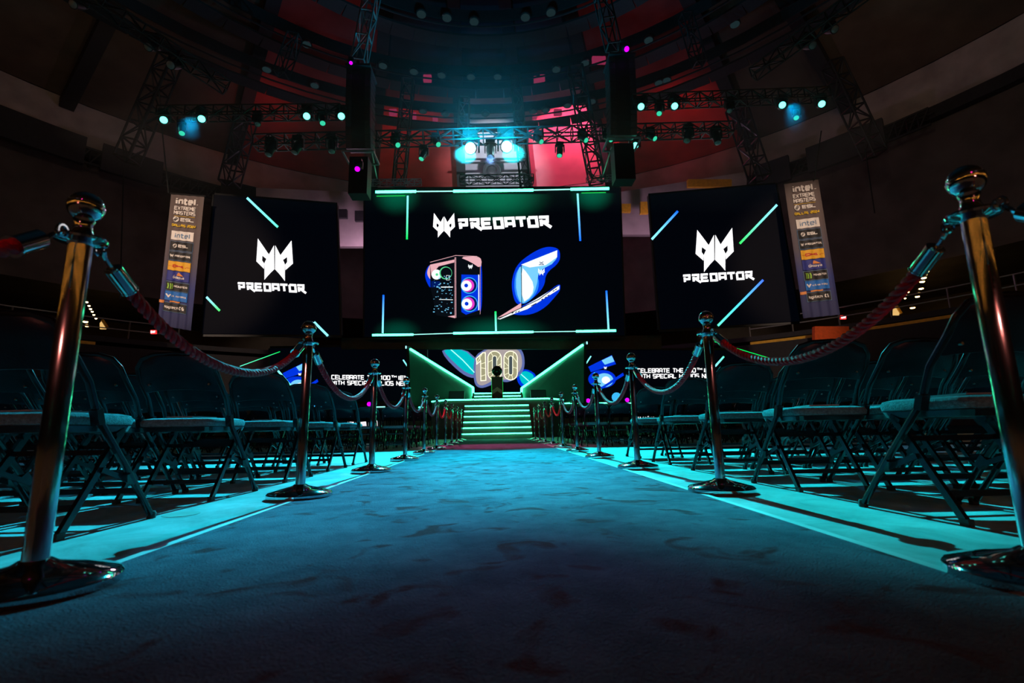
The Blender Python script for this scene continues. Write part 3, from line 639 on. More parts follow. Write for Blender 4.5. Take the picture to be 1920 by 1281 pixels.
pic([k(555, 690), k(632, 690), k(632, 745), k(555, 745)], M_nav, 'tower_board', .034)
b = MB(); kf = lambda x, y: fm(*k(x, y), .048)
random.seed(3)
for i in range(70):
    x, y = random.uniform(570, 745), random.uniform(640, 975); w_ = random.uniform(3, 16); h_ = random.uniform(2, 8)
    if x+w_ > 748: continue
    b.poly([kf(x, y), kf(x+w_, y), kf(x+w_, y+h_), kf(x, y+h_)])
b.build('tower_circuitry', M_sky, ms)
b = MB(); strokes(b, kf, [(640, 742), (745, 742)], 8); strokes(b, kf, [(625, 850), (745, 853)], 5); strokes(b, kf, [(688, 640), (715, 640), (715, 680), (688, 680)], 3, True); b.build('tower_circuitry', M_white, ms)
b = MB(); strokes(b, kf, [(545, 524), (770, 464), (960, 472)], 4); strokes(b, kf, [(762, 480), (762, 1010)], 3); strokes(b, kf, [(770, 480), (772, 1012)], 5); strokes(b, kf, [(985, 560), (985, 980)], 3); b.build('tower_edge', M_pink, ms)
b = MB(); emblem(b, kf, 899, 562, 44); b.build('emblem', M_white, ms)
pic([k(700, 1000), k(765, 990), k(765, 1015)], M_pink, 'tower_foot', .036)
# laptop picture
pic([k(1660, 395), k(1690, 440), k(1680, 530), k(1560, 620), k(1550, 740), k(1440, 850), k(1340, 900), k(1290, 880), k(1262, 760), k(1265, 660), k(1310, 540), k(1440, 440), k(1560, 385)], M_blue, 'laptop_glow', .024, sm=2)
pic([k(1688, 700), k(1690, 770), k(1640, 830), k(1560, 920), k(1440, 985), k(1300, 990), k(1200, 960), k(1380, 900), k(1560, 800)], M_blue, 'laptop_glow', .024, sm=2)
pic([k(1340, 545), k(1660, 418), k(1652, 520), k(1500, 600), k(1480, 740), k(1440, 830), k(1345, 900), k(1300, 780), k(1300, 640)], M_sky, 'laptop_lid', .030, sm=1)
pic([k(1330, 560), k(1360, 600), k(1500, 640), k(1500, 760), k(1440, 850), k(1345, 905), k(1285, 800), k(1285, 650)], E('image_azure', (.02, .25, 1)), 'laptop_glow', .027, sm=2)
pic([k(1345, 545), k(1662, 418), k(1660, 480), k(1560, 550), k(1420, 570)], M_white, 'laptop_lid', .034)
pic([k(1345, 560), k(1400, 620), k(1460, 720), k(1440, 820), k(1350, 885)], M_white, 'laptop_lid', .034, sm=1)
pic([k(1136, 1012), k(1300, 910), k(1345, 880), k(1345, 925), k(1220, 985)], M_pink, 'laptop_keyboard', .034)
pic([k(1136, 1020), k(1220, 985), k(1345, 925), k(1680, 728), k(1680, 760), k(1400, 935), k(1300, 970), k(1160, 1026)], M_white, 'laptop_base', .038)
b = MB(); strokes(b, kf, [(1346, 550), (1350, 930)], 6); strokes(b, kf, [(1150, 1018), (1350, 922), (1500, 850), (1660, 735)], 7)
for x, y in ((1270, 968), (1300, 962), (1325, 955), (1440, 905), (1455, 897), (1470, 889), (1530, 850), (1560, 832), (1585, 815), (1630, 775), (1650, 762)): strokes(b, kf, [(x-8, y+4), (x+8, y-4)], 7)
b.build('laptop_ports', M_blk, ms)
b = MB(); emblem(b, kf, 1522, 608, 66); b.build('emblem', M_white, ms)
b = MB(); strokes(b, kf, [(1500, 545), (1545, 545)], 5); strokes(b, kf, [(1505, 520), (1540, 540)], 5); strokes(b, kf, [(1540, 518), (1508, 540)], 5); b.build('laptop_print', M_nav, ms)
# valance under the main screen
tag(MB().slab([at(640, 634, 20.8), at(1240, 629, 20.8), at(1240, 655, 20.8), at(640, 655, 20.8)], (0, .1, 0)).build('valance', MT['stage']), 'black cloth valance strip under the centre screen', 'curtain')

# side screens
ls, lp = screen('led_screen', 'left hanging LED screen with a white emblem and slanting light bars', [(401, 365), (632, 383), (640, 628), (378, 626)], 19, 20, 20, 19)
rs, rp = screen('led_screen', 'right hanging LED screen with a white emblem and slanting light bars', [(1216, 366), (1455, 345), (1500, 602), (1236, 618)], 20, 19, 19, 20)
for t, pl, L in ((ls, lp, [((463, 371), (521, 426), CY, TG), ((387, 557), (412, 583), CY, GR), ((589, 604), (615, 630), CY, CY)]),
                 (rs, rp, [((1457, 384), (1387, 457), CY, GR), ((1271, 396), (1222, 449), BL, CY), ((1431, 525), (1346, 611), BL, TG)])):
    for a, c, c0, c1 in L:
        m = bargrad('bar_image', pl.p(*a), pl.p(*c), c0, c1, 1.5); b = MB(); strokes(b, lambda x, y: pl.p(x, y, .03), [a, c], 4.2); b.build('light_bar', m, t)
b = MB(); emblem(b, lambda x, y: lp.p(x, y+.06*(x-515), .03), 515, 487.5, 77); b.build('emblem', MT['w'], ls)
b = MB(); write(b, lambda x, y: lp.p(x, y+.035*(x-446), .03), 'PREDATOR', 447, 545, 572, 529, .25, GP, .18, .08); b.build('wordmark', MT['w'], ls)
b = MB(); emblem(b, lambda x, y: rp.p(x, y-.06*(x-1340), .03), 1340, 469, 80); b.build('emblem', MT['w'], rs)
b = MB(); write(b, lambda x, y: rp.p(x, y-.055*(x-1281), .03), 'PREDATOR', 1282, 531, 1412, 515, .25, GP, .18, .08); b.build('wordmark', MT['w'], rs)

# lower screens behind the wings
for sd, dx, dy, x0, x1 in (('left', -573, 12, 505, 800), ('right', 0, 0, 1078, 1400)):
    t, pl = screen('led_screen', 'low LED screen behind the %s wing with white celebration text' % sd, [(x0, 657-dy*.3), (x1, 657-dy*.8), (x1, 749+dy*.2), (x0, 749+dy*.5)], 21, 21, 21, 21)
    f = lambda x, y, o=.03: pl.p(x+dx, y+dy, o)
    sl = -.006 if sd == 'right' else .012
    ff = lambda x, y: f(x, y+sl*(x-1195))
    b = MB(); write(b, ff, 'CELEBRATE THE 100', 1195, 699.5, 1304, 691, .17); b.build('headline', MT['w'], t)['kind'] = 'stuff'; b = MB(); write(b, ff, 'TH', 1307, 695, 1316, 690.5, .26); write(b, ff, 'IEM', 1320, 699.5, 1338, 691, .2); b.build('headline', MT['w'], t)['kind'] = 'stuff'; b = MB()
    write(b, ff, 'WITH SPECIAL HELIOS NEO 16', 1196, 710, 1352, 701.5, .17); b.build('headline', MT['w'], t)['kind'] = 'stuff'
    def pc(pts, m, o, sm=0):
        if sm: pts = blob(pts, sm)
        MB().poly([f(x, y, o) for x, y in pts]).build('laptop_image', m, t)
    pc([(1103, 688), (1147, 666), (1155, 683), (1108, 698)], M_blue, .024); pc([(1128, 676), (1147, 667), (1152, 678), (1134, 684)], M_sky, .028)
    pc(circle(1129, 711, 26, 24, 17), M_blue, .024); pc(circle(1133, 713, 17, 24, 13), M_sky, .028); pc(circle(1136, 713, 8, 20, 7), M_white, .030)
    pc([(1126, 727), (1168, 699), (1170, 704), (1130, 729)], M_blue, .034); pc(circle(1156, 745, 9, 16, 9), M_cyan, .026)
    b = MB(); emblem(b, lambda x, y: f(x, y, .036), 1135, 690, 6); b.build('emblem', M_white, t)
    bars = [((515, 688), (550, 728), CY, CY), ((525, 659.5), (450, 687), GR, TG)] if sd == 'left' else [((1357, 669), (1342, 687), TG, CY)]
for sd, a, c, c0, c1, wd in (('left', (515, 688), (549, 728), CY, TG, 3.5), ('left', (525, 659.5), (450, 687), GR, TG, 1.3), ('right', (1357, 669), (1341, 687), TG, CY, 3.5), ('right', (1340, 641), (1440, 671), GR, GR, 1.3),
                             ('left', (756, 675), (785, 719), CY, GR, 2.4), ('right', (1108, 668), (1079, 713), CY, GR, 2.4)):
    pa, pb = at(*a, 20.4), at(*c, 20.4); o = MB().cyl((0, 0, 0), pb-pa, wd*.011, 8).build('led_tube', bargrad('tube_light', Vector((0, 0, 0)), pb-pa, c0, c1, 1.5)); o.location = pa
    tag(o, 'slanting LED tube %s on the %s wing' % ({515: 'bright, behind the chairs', 525: 'thin green', 1357: 'bright, behind the chairs', 1340: 'thin green', 756: 'short, beside the stairs wall', 1108: 'short, beside the stairs wall'}[a[0]], sd), 'led tube')

# ------------------------------------------------------------------ stage
st = thing('stage', 'black stage with teal edge strips, raised centre and sloping side walls', 'stage', (0, 0, 0))
XL, XR = -1.17, 1.27
MB().slab([(-2.5, 19.5, 0), (-1.9, 18.9, 0), (2.0, 18.9, 0), (2.7, 19.5, 0), (2.7, 26, 0), (-2.5, 26, 0)], (0, 0, 1.5)).build('deck', MT['stage'], st)
MB().box((-8.3, 23, .64), (11.6, 6, 1.28)).build('deck', MT['stage'], st)
MB().box((8.5, 23, .64), (11.6, 6, 1.28)).build('deck', MT['stage'], st)
def tube_light(parent, a, c, r=.03, mat='teal', name='edge_light'):
    return MB().bar(Vector(a), Vector(c), r*2, r*2).build(name, MT[mat], parent)
tube_light(st, (-1.9, 18.86, 1.47), (2.0, 18.86, 1.47), .022)
tube_light(st, (-2.5, 19.46, 1.45), (-1.9, 18.86, 1.47), .02); tube_light(st, (2.7, 19.46, 1.45), (2.0, 18.86, 1.47), .02)
for a, c in ((687, 727), (733, 752), (785, 806)): tube_light(st, at(a, 764, 19.97), at(c-5, 763, 19.97), .02, 'tealsoft' if a == 687 else 'teal')
for a, c in ((1059, 1085), (1118, 1142), (1165, 1204)): tube_light(st, at(a, 756.5, 19.97), at(c, 755.5, 19.97), .02, 'tealsoft' if a == 1165 else 'teal')
M_skirt = emi('skirt_white', (1, .97, 1), .9)
for x0, x1 in ((650, 708), (1196, 1226)):
    y = 792 if x0 < 900 else 783
    MB().slab([at(x0, y-7, 19.9), at(x1, y-7, 19.9), at(x1, y+8, 19.9), at(x0, y+8, 19.9)], (0, .06, 0)).build('skirt_screen', M_skirt, st)
# rear steps
for i, (yy, z0, z1) in enumerate(((22.2, 1.5, 1.83), (22.5, 1.83, 1.99))):
    MB().slab([(-1.05, yy, z0), (1.25, yy, z0), (1.25, 26, z0), (-1.05, 26, z0)], (0, 0, z1-z0)).build('rear_step', MT['stage'], st)
    tube_light(st, (-.95, yy-.02, z1-.03), (1.15, yy-.02, z1-.03), .022)
# sloping walls with LED lines
for sd, p0, p1, p2, s in (('left', (767, 655), (885, 727), (885.6, 747), -1), ('right', (1095, 647), (980, 728), (979, 748), 1)):
    A, B_, C_ = at(*p0, 18.6), at(*p1, 23), at(*p2, 23)
    MB().slab([A+Vector((0, 0, .12)), B_+Vector((0, 0, .1)), Vector((B_.x, 23, 1.5)), Vector((A.x, 18.6+.6, 1.28))], (s*.12, .05, 0)).build('wing_wall', MT['wing'], st)
    tube_light(st, A-Vector((s*.05, .03, 0)), B_-Vector((s*.05, .03, 0)), .032, 'teal', 'wall_light'); tube_light(st, B_-Vector((s*.05, .05, 0)), C_-Vector((s*.05, .05, .2)), .05, 'teal', 'wall_light')
    tube_light(st, A+Vector((s*.12, 0, .03)), A+Vector((s*.12, 0, .13)), .02, 'cyan', 'marker_light')
# stairs
sr = thing('stairs', 'black stairs with six glowing teal strips leading from the carpet to the stage', 'stairs', (.05, 17.2, 0))
for i in range(7):
    y0 = .28*i; z = .205*(i+1)+.03 if i < 6 else 1.5
    if i < 6:
        MB().slab([(XL-.05, y0, z-.235 if i else 0), (XR-.05, y0, z-.235 if i else 0), (XR-.05, 1.69, z-.235 if i else 0), (XL-.05, 1.69, z-.235 if i else 0)], (0, 0, .225 if i else z-.01)).build('step', MT['step'], sr)
        tube_light(sr, (XL-.03, y0-.015, z-.045), (XR-.07, y0-.015, z-.045), .016, 'teal', 'step_light')
b = MB()
# back screen with the big number
t = thing('back_screen', 'rear LED screen with glowing number one hundred behind the pedestal', 'screen', (0, 0, 0))
c = [at(790, 640, 25), at(1096, 640, 25), at(1096, 736, 25), at(790, 738, 25)]
bp = Plane(*c); MB().slab(c, (0, .12, 0)).build('screen_face', MT['led'], t)
kk = lambda x, y: (780+x/6.4, 640+y/6.4)
def bpic(pts, m, name, o, sm=2):
    if sm: pts = blob(pts, sm)
    MB().poly([bp.p(*kk(x, y), o) for x, y in pts]).build(name, m, t)
M_teal, M_lil, M_cream, M_slate = E('image_teal', (.0, .55, .6)), E('image_lilac', (.12, .16, .42)), E('image_cream', (.42, .36, .36)), E('image_slate', (.07, .09, .10))
bpic([(300, 90), (580, 84), (760, 240), (760, 420), (690, 445), (600, 420), (500, 350), (350, 200)], M_lil, 'glow_image', .02, 1)
bpic([(325, 95), (560, 88), (740, 250), (740, 400), (660, 400), (560, 350), (370, 170)], M_teal, 'glow_image', .024, 1)
bpic([(1220, 360), (1330, 325), (1470, 420), (1350, 540), (1270, 560), (1205, 470)], M_blue, 'glow_image', .022); bpic([(1245, 380), (1330, 350), (1440, 425), (1330, 510), (1280, 520), (1240, 440)], M_teal, 'glow_image', .026)
bpic([(690, 180), (840, 90), (900, 70), (1240, 68), (1300, 160), (1305, 330), (1230, 430), (1100, 500), (1000, 470), (880, 540), (760, 570), (690, 500)], M_lil, 'halo_image', .030, 2)
bpic([(715, 190), (860, 95), (940, 82), (1210, 82), (1270, 170), (1275, 320), (1190, 420), (1080, 470), (960, 440), (860, 510), (770, 540), (715, 480)], M_cream, 'halo_image', .034, 2)
bf = lambda x, y: bp.p(*kk(x, y), .055)
M_glow = E('number_face', (.38, .36, .22)); M_ln = E('number_line', (1, .96, .66), 1.5)
def num(pts, m, o, nm='number'): MB().poly([bp.p(*kk(x, y), o) for x, y in pts]).build(nm, m, t)
def rr(cx, cy, w_, h_, n=8):
    p = []
    for q, (sx, sy) in enumerate(((1, -1), (1, 1), (-1, 1), (-1, -1))):
        for i in range(n+1):
            a = -PI/2+q*PI/2+PI/2*i/n; p.append((cx+sx*0+math.cos(a)*w_/2, cy+(h_/2-w_/2)*(1 if math.sin(a) > 0 or (q in (1, 2)) else -1)+math.sin(a)*w_/2))
    return p
def stad(cx, cy, w_, h_, n=10):
    r = w_/2; d = h_/2-r
    return [(cx+r*math.cos(a), cy+d+r*math.sin(a)) for a in [PI*i/n for i in range(n+1)]]+[(cx+r*math.cos(a), cy-d+r*math.sin(a)) for a in [PI+PI*i/n for i in range(n+1)]]
one = [(722, 208), (800, 138), (832, 138), (838, 470), (778, 474), (776, 235), (730, 275)]
num(one, M_glow, .040)
Z1, Z2 = stad(943, 292, 160, 345), stad(1136, 292, 160, 345)
H1, H2 = stad(943, 290, 52, 230), stad(1136, 290, 48, 230)
for z in (Z1, Z2): num(z, M_glow, .040)
for h in (H1, H2): num(h, M_slate, .046, 'number_hole')
b = MB(); strokes(b, bf, one, 9, True)
for z in (Z1, Z2): strokes(b, bf, z, 9, True)
for h in (H1, H2): strokes(b, bf, h, 7, True)
for s_ in ([(722, 275), (800, 138)], [(785, 270), (832, 255)], [(785, 320), (835, 330)], [(780, 420), (838, 400)], [(760, 175), (776, 235)], [(868, 250), (917, 225)], [(900, 140), (925, 180)], [(968, 240), (1015, 160)], [(870, 380), (917, 365)], [(1060, 170), (1110, 220)],
           [(1062, 250), (1110, 300)], [(1060, 330), (1112, 320)], [(1160, 180), (1215, 260)], [(1160, 240), (1170, 130)], [(1160, 310), (1212, 325)], [(1070, 400), (1112, 380)], [(1120, 405), (1100, 455)], [(1150, 405), (1160, 460)], [(890, 430), (925, 400)], [(970, 300), (1020, 270)]): strokes(b, bf, s_, 4.5)
b.build('number_lines', M_ln, t)
b = MB(); strokes(b, bf, [(405, 88), (560, 225), (700, 375)], 11); strokes(b, bf, [(1260, 395), (1355, 480)], 10); b.build('light_bar', MT['tealsoft'], t)
# pedestal and ball
pp = at(932.5, 748, 21); pt = at(932.5, 709, 21)
t = thing('pedestal', 'dark square pedestal standing on the stage before the glowing number', 'pedestal', (pp.x, 21, 1.5))
hh = pt.z-1.5
MB().box((0, 0, hh/2), (.46, .46, hh)).build('column', MT['wing'], t); MB().box((0, 0, hh+.015), (.5, .5, .03)).build('top', MT['stage'], t)
MB().slab([(-.22, -.235, .45), (0, -.235, .6), (.22, -.235, .45), (.22, -.235, .28), (0, -.235, .43), (-.22, -.235, .28)], (0, -.01, 0)).build('chevron', pbr('chevron_grey', (.3, .25, .22), .5), t)
for s in (-1, 1): tube_light(t, (s*.235, -.22, .02), (s*.235, -.22, hh), .008, 'green', 'edge_light')
t = thing('trophy_ball', 'dark glossy studded ball resting on the pedestal', 'trophy', (pp.x, 21, 1.5+hh+.03))
MB().lathe([(.09, 0), (.09, .05), (.05, .07)], 16).build('foot', MT['chrome'], t)
b = MB(); b.lathe([(.225*math.sin(a)+.001, .28-.225*math.cos(a)) for a in [PI*i/14 for i in range(15)]], 24).build('ball', pbr('ball_black', (.02, .025, .02), .15, .6), t, True)
b = MB()
for i in range(26):
    a = 2.4*i; q = 1-2*(i+.5)/26; r = math.sqrt(1-q*q); d = Vector((r*math.cos(a), r*math.sin(a), q)); b.cyl(Vector((0, 0, .28))+d*.222, Vector((0, 0, .28))+d*.232, .008, 6)
b.build('studs', pbr('stud_gold', (.7, .5, .25), .3, 1), t)
# stage monitors and small coloured lamps on the wings
for sd, x, y in (('left', 853, 751), ('right', 1013, 747)):
    c = at(x, y, 18.5); t = thing('stage_monitor', 'black wedge loudspeaker on the %s edge of the centre stage' % sd, 'loudspeaker', (c.x, 19.35, 1.5))
    MB().slab([(-.3, -.2, 0), (-.3, .2, 0), (-.3, .2, .34), (-.3, -.05, .34)], (.6, 0, 0)).build('cabinet', MT['black'], t)
    MB().slab([(-.27, -.205, .03), (.27, -.205, .03), (.27, -.07, .31), (-.27, -.07, .31)], (0, -.012, 0)).build('grille', MT['fixture'], t)
for x, y, sd in ((693, 760, 'far left'), (765, 737, 'inner left'), (1102, 750, 'inner right'), (1175, 752, 'far right')):
    c = at(x, y, 20.6); t = thing('floor_lamp', 'small magenta floor lamp on the %s part of the stage wing' % sd, 'stage lamp', (c.x, 20.6, 1.28))
    MB().box((0, 0, .03), (.2, .16, .06)).build('base', MT['fixture'], t); h = MB().lathe([(.08, -.1), (.1, .06), (.1, .1)], 14, (0, 0, .17), Matrix.Rotation(PI/2, 3, 'X')).build('head', MT['fixture'], t)
    MB().lathe([(.085, .1), (.06, .12), (.01, .13)], 14, (0, 0, .17), Matrix.Rotation(PI/2, 3, 'X')).build('lens', MT['purple'], h)

# ------------------------------------------------------------------ hanging sponsor banners
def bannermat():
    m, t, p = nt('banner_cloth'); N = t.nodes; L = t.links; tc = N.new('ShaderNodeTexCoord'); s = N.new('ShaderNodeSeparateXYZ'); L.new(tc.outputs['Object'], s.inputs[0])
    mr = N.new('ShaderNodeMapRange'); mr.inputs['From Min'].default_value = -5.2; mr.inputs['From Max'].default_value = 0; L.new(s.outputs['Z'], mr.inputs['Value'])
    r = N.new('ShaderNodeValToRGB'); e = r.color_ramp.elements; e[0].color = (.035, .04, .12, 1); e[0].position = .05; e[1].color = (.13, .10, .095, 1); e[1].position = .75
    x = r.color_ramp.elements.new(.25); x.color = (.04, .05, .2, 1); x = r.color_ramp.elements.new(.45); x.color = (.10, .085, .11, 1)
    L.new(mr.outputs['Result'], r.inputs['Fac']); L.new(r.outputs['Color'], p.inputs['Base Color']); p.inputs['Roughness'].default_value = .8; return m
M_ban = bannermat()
Pm = lambda n, c: pbr(n, c, .7, 0, .04)
pw, py_, pbk, pyel, pblue, pnav, pred, porg = Pm('print_white', (.8, .76, .72)), Pm('print_yellow', (.75, .5, .03)), Pm('print_black', (.02, .02, .022)), Pm('print_amber', (.8, .42, .03)), Pm('print_blue', (.02, .16, .55)), Pm('print_navy', (.03, .04, .25)), Pm('print_red', (.55, .03, .03)), Pm('print_orange', (.75, .28, .08))
pgn, pgb = Pm('print_green', (.3, .6, .05)), Pm('print_steel', (.1, .2, .35))
def banner(sd, corners, Y):
    TL, TR, BR, BL_ = [at(*c, Y) for c in corners]
    t = thing('sponsor_banner', 'tall hanging banner printed with logos, on the outer side of the %s screen' % sd, 'banner', TL)
    def S(u, v, off=.0):                      # u across 0..1, v down 0..1 on the cloth
        top = TL.lerp(TR, u); bot = BL_.lerp(BR, u); p = top.lerp(bot, v)-TL
        return p+Vector((0, .025*math.sin(u*26)*(.3+v)-off*.7, 0))
    b = MB(); nu, nv = 48, 16
    b.add([S(i/nu, j/nv) for j in range(nv+1) for i in range(nu+1)], [(j*(nu+1)+i, j*(nu+1)+i+1, (j+1)*(nu+1)+i+1, (j+1)*(nu+1)+i) for j in range(nv) for i in range(nu)])
    b.build('cloth', M_ban, t, True)
    MB().cyl(S(-.03, 0), S(1.03, 0), .035, 10).build('top_pole', MT['black'], t)
    F = lambda u, v: S(u, v, .06)
    def rect(u0, v0, u1, v1, m, nm='print', off=.05): 
        k = 32; b = MB()
        b.add([S(u0+(u1-u0)*i/k, v, off) for v in (v0, v1) for i in range(k+1)], [(i, i+1, k+2+i, k+1+i) for i in range(k)]); b.build(nm, m, t)
    asp = ((TR-TL).length)/((BL_-TL).length)   # v units per u
    def txt(s_, u0, v0, u1, v1, m, wd=.2, gl=G, gap=.35, off=.07):
        b = MB(); write(b, lambda x, y: S(x, y*asp, off), s_, u0, v1/asp, u1, v0/asp, wd, gl, gap); b.build('lettering', m, t)
    def disc(u, v, r, m, off=.07):
        b = MB(); b.poly([S(u+r*math.cos(a), v+r*asp*math.sin(a), off) for a in [2*PI*i/20 for i in range(20)]]); b.build('logo_disc', m, t)
        b = MB()
        for d in (-.35, .1, .5): strokes(b, lambda x, y: S(x, y*asp, off+.015), [(u-.55*r+d*r*.6, v/asp+.6*r+d*r*.2), (u+.45*r+d*r*.5, v/asp-.6*r+d*r*.6)], r*.2)
        b.build('logo_slashes', pbk, t)
    txt('intel.', .2, .03, .85, .085, pw, .24, gap=.4)
    txt('EXTREME', .18, .098, .80, .128, pw, .2, gap=.34); txt('MASTERS', .18, .135, .80, .165, pw, .2, gap=.34); rect(.18, .173, .80, .176, py_)
    disc(.25, .2, .085, pw); txt('ESL', .40, .187, .78, .214, pw, .26, gap=.25)
    txt('DALLAS 2024', .16, .237, .86, .257, py_, .24, gap=.5)
    rows = [(.29, .358, pw), (.37, .436, pbk), (.448, .51, pbk), (.52, .588, pyel), (.592, .665, pnav), (.675, .738, pbk), (.744, .81, pblue), (.828, .89, pbk)]
    for i, (v0, v1, m) in enumerate(rows):
        if i in (1, 2, 5, 7): rect(.15, v0-.003, .83, v1+.003, pgb, 'print_border', .045)
        rect(.16, v0, .82, v1, m, 'print_panel', .055)
    txt('intel', .26, .305, .72, .343, pgb, .16)
    disc(.30, .403, .06, pw, .075); txt('ESL', .42, .392, .70, .414, pw, .26, gap=.25, off=.075)
    b = MB(); emblem(b, lambda x, y: S(x, y*asp, .075), .24, .479/asp, .10); b.build('emblem', pw, t); txt('PREDATOR', .32, .472, .78, .486, pw, .27, GP, .2, .075)
    txt('DHL', .3, .545, .7, .566, pred, .3, gap=.3, off=.075); rect(.18, .556, .29, .558, pred, 'print_line', .075); rect(.71, .556, .8, .558, pred, 'print_line', .075)
    b = MB(); b.poly([S(.36, .625, .075), S(.5, .600, .075), S(.66, .628, .075)]); b.build('peak_logo', porg, t); txt('Qiddiya', .34, .63, .68, .648, pw, .2, off=.075)
    b = MB()
    for d in (0, .06, .12): strokes(b, lambda x, y: S(x, y*asp, .075), [(.22+d, .687/asp), (.235+d, .705/asp), (.225+d, .727/asp)], .03)
    b.build('claw_logo', pgn, t); txt('MONSTER', .42, .698, .78, .712, pw, .22, off=.075)
    b = MB(); strokes(b, lambda x, y: S(x, y*asp, .075), [(.2, .766/asp), (.26, .785/asp), (.32, .766/asp)], .04); b.build('chevron_logo', pw, t); txt('US AIR FORCE'.replace('US AIR FORCE', 'U.S. AIR FORCE'), .36, .772, .78, .783, pw, .2, off=.075)
    txt('logitech', .2, .85, .58, .87, pw, .2, off=.075); txt('G', .64, .848, .74, .872, pw, .26, off=.075)
    rect(.0, .815, .16, .835, porg, 'print_sand', .05); rect(.3, .812, .62, .822, porg, 'print_sand', .05)
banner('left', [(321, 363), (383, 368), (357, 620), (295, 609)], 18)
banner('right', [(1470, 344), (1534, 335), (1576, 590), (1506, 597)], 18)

# ------------------------------------------------------------------ concourse: rails, lamps, exit signs
for sd, a0, a1 in (('left', -75, -40), ('right', 40, 75)):
    t = thing('balcony_rail', 'steel balcony rail along the %s concourse' % sd, 'railing', (AC.x, AC.y, 6))
    for z in (1.1, .55):
        b = MB()
        for i in range(a0, a1, 5): b.bar(Q(28.8, i, z), Q(28.8, i+5, z), .06)
        b.build('rail_bar', MT['rail'], t)
    for i in range(a0, a1+1, 5): MB().bar(Q(28.8, i, 0), Q(28.8, i, 1.1), .06).build('post', MT['rail'], t)
    o = ringwall('parapet', 28.55, 5.0, 28.55, 5.65, MT['yellow'], a0, a1-8 if sd == 'left' else a1, 72, .1); tag(o, 'yellow parapet strip under the %s balcony rail' % sd, 'parapet')
def warm(px, py, Z, label, r=.11, i=0):
    c = fl(px, py, Z); t = thing('downlight', label, 'lamp', c, 0, 'warm downlights of the concourse')
    MB().lathe([(r*1.1, .12), (r*1.2, .0), (r, -.01)], 12).build('housing', MT['fixture'], t); MB().lathe([(r, -.01), (r*.8, -.05), (.01, -.07)], 12).build('bulb', MT['bulb'], t)
R_ = [(1745, 497), (1738, 504), (1737, 509), (1734, 515), (1732, 521), (1729, 528), (1727, 541), (1724, 549), (1720, 556)]
for i, (x, y) in enumerate(R_): warm(x, y, 9.0, 'warm ceiling lamp, %s from the top in the main right-hand row' % ORD[i+1], .13)
warm(1711, 577, 8.4, 'warm lamp standing alone below the right-hand lamp row', .15)
for i, (x, y) in enumerate([(1719, 513), (1715, 520), (1712, 527), (1708, 534), (1703, 547), (1700, 553), (1697, 559)]): warm(x, y, 9.0, 'small warm lamp, %s from the top in the inner right-hand row' % ORD[i+1], .06)
for i, (x, y) in enumerate([(163, 566), (167, 573), (170, 579), (173, 584), (176, 590), (180, 597)]): warm(x, y, 8.6, 'small warm lamp, %s from the top in the left-hand row' % ORD[i+1], .07)
warm(160, 603, 7.4, 'bright warm lamp right of the nearest left stanchion', .14); warm(163, 611, 7.2, 'lower bright warm lamp right of the nearest left stanchion', .1)
for sd, x, y, wd in (('left', 287, 622.5, 10), ('right', 1582, 595, 10)):
    c = [at(x-wd/2, y-3.5, 28), at(x+wd/2, y-3.5, 28), at(x+wd/2, y+3.5, 28), at(x-wd/2, y+3.5, 28)]
    t = thing('exit_sign', 'red lit exit sign on the %s concourse' % sd, 'sign', (0, 0, 0)); MB().slab(c, (0, .1, 0)).build('box', MT['exit'], t)
    pe = Plane(*c); b = MB(); write(b, lambda xx, yy: pe.p(xx, yy, .03), 'EXIT', x-4, y+2.4, x+4, y-2.4, .22); b.build('lettering', MT['w'], t)
M_door = emi('lit_doorway', (1, .6, .2), .8)
for sd, x, y, Y in (('left', 192, 608, 31), ('right', 1681, 582, 31)):
    t = thing('lit_doorway', 'warm lit doorway opening on the %s concourse' % sd, 'doorway', (0, 0, 0))
    MB().slab([at(x-5, y+9, Y), at(x+5, y+9, Y), at(x+6, y-1, Y), at(x, y-8, Y), at(x-5, y-2, Y)], (0, .1, 0)).build('opening', M_door, t)
    MB().bar(at(x, y-8, Y-.05), at(x+9, y+6, Y-.05), .12).build('stair_rail', MT['yellow'], t)
o = wallbox(1528, 612, 1592, 643, 27, MT['orange'], 'wall_panel', 'orange red wall panel under the right exit sign', 'panel')
point('concourse_lamp', at(1560, 606, 25.5)+Vector((0, -.5, -.2)), (1, .5, .15), 7, .1)
point('concourse_lamp', at(268, 622, 22.5)+Vector((0, 0, .7)), (1, .5, .15), 14, .1)
# house lights round the back of the arena: rows of small warm bulbs
b = MB()
for row in range(9):
    r, z, st_ = 27+.6*row, 2.2+1.05*row, 2.0
    a = 100+row*1.3
    while a < 262:
        x, y, z_ = P(r, a, z+random.uniform(-.2, .2)); b.lathe([(.01, -.06), (.06, -.03), (.065, .03), (.01, .06)], 5, (x, y, z_)); a += st_*(1+.5*random.random())
o = b.build('house_light_bulbs', emi('house_bulb', (1, .38, .05), 30)); tag(o, 'rows of warm house lights round the rear of the arena', 'lights', kind='stuff')

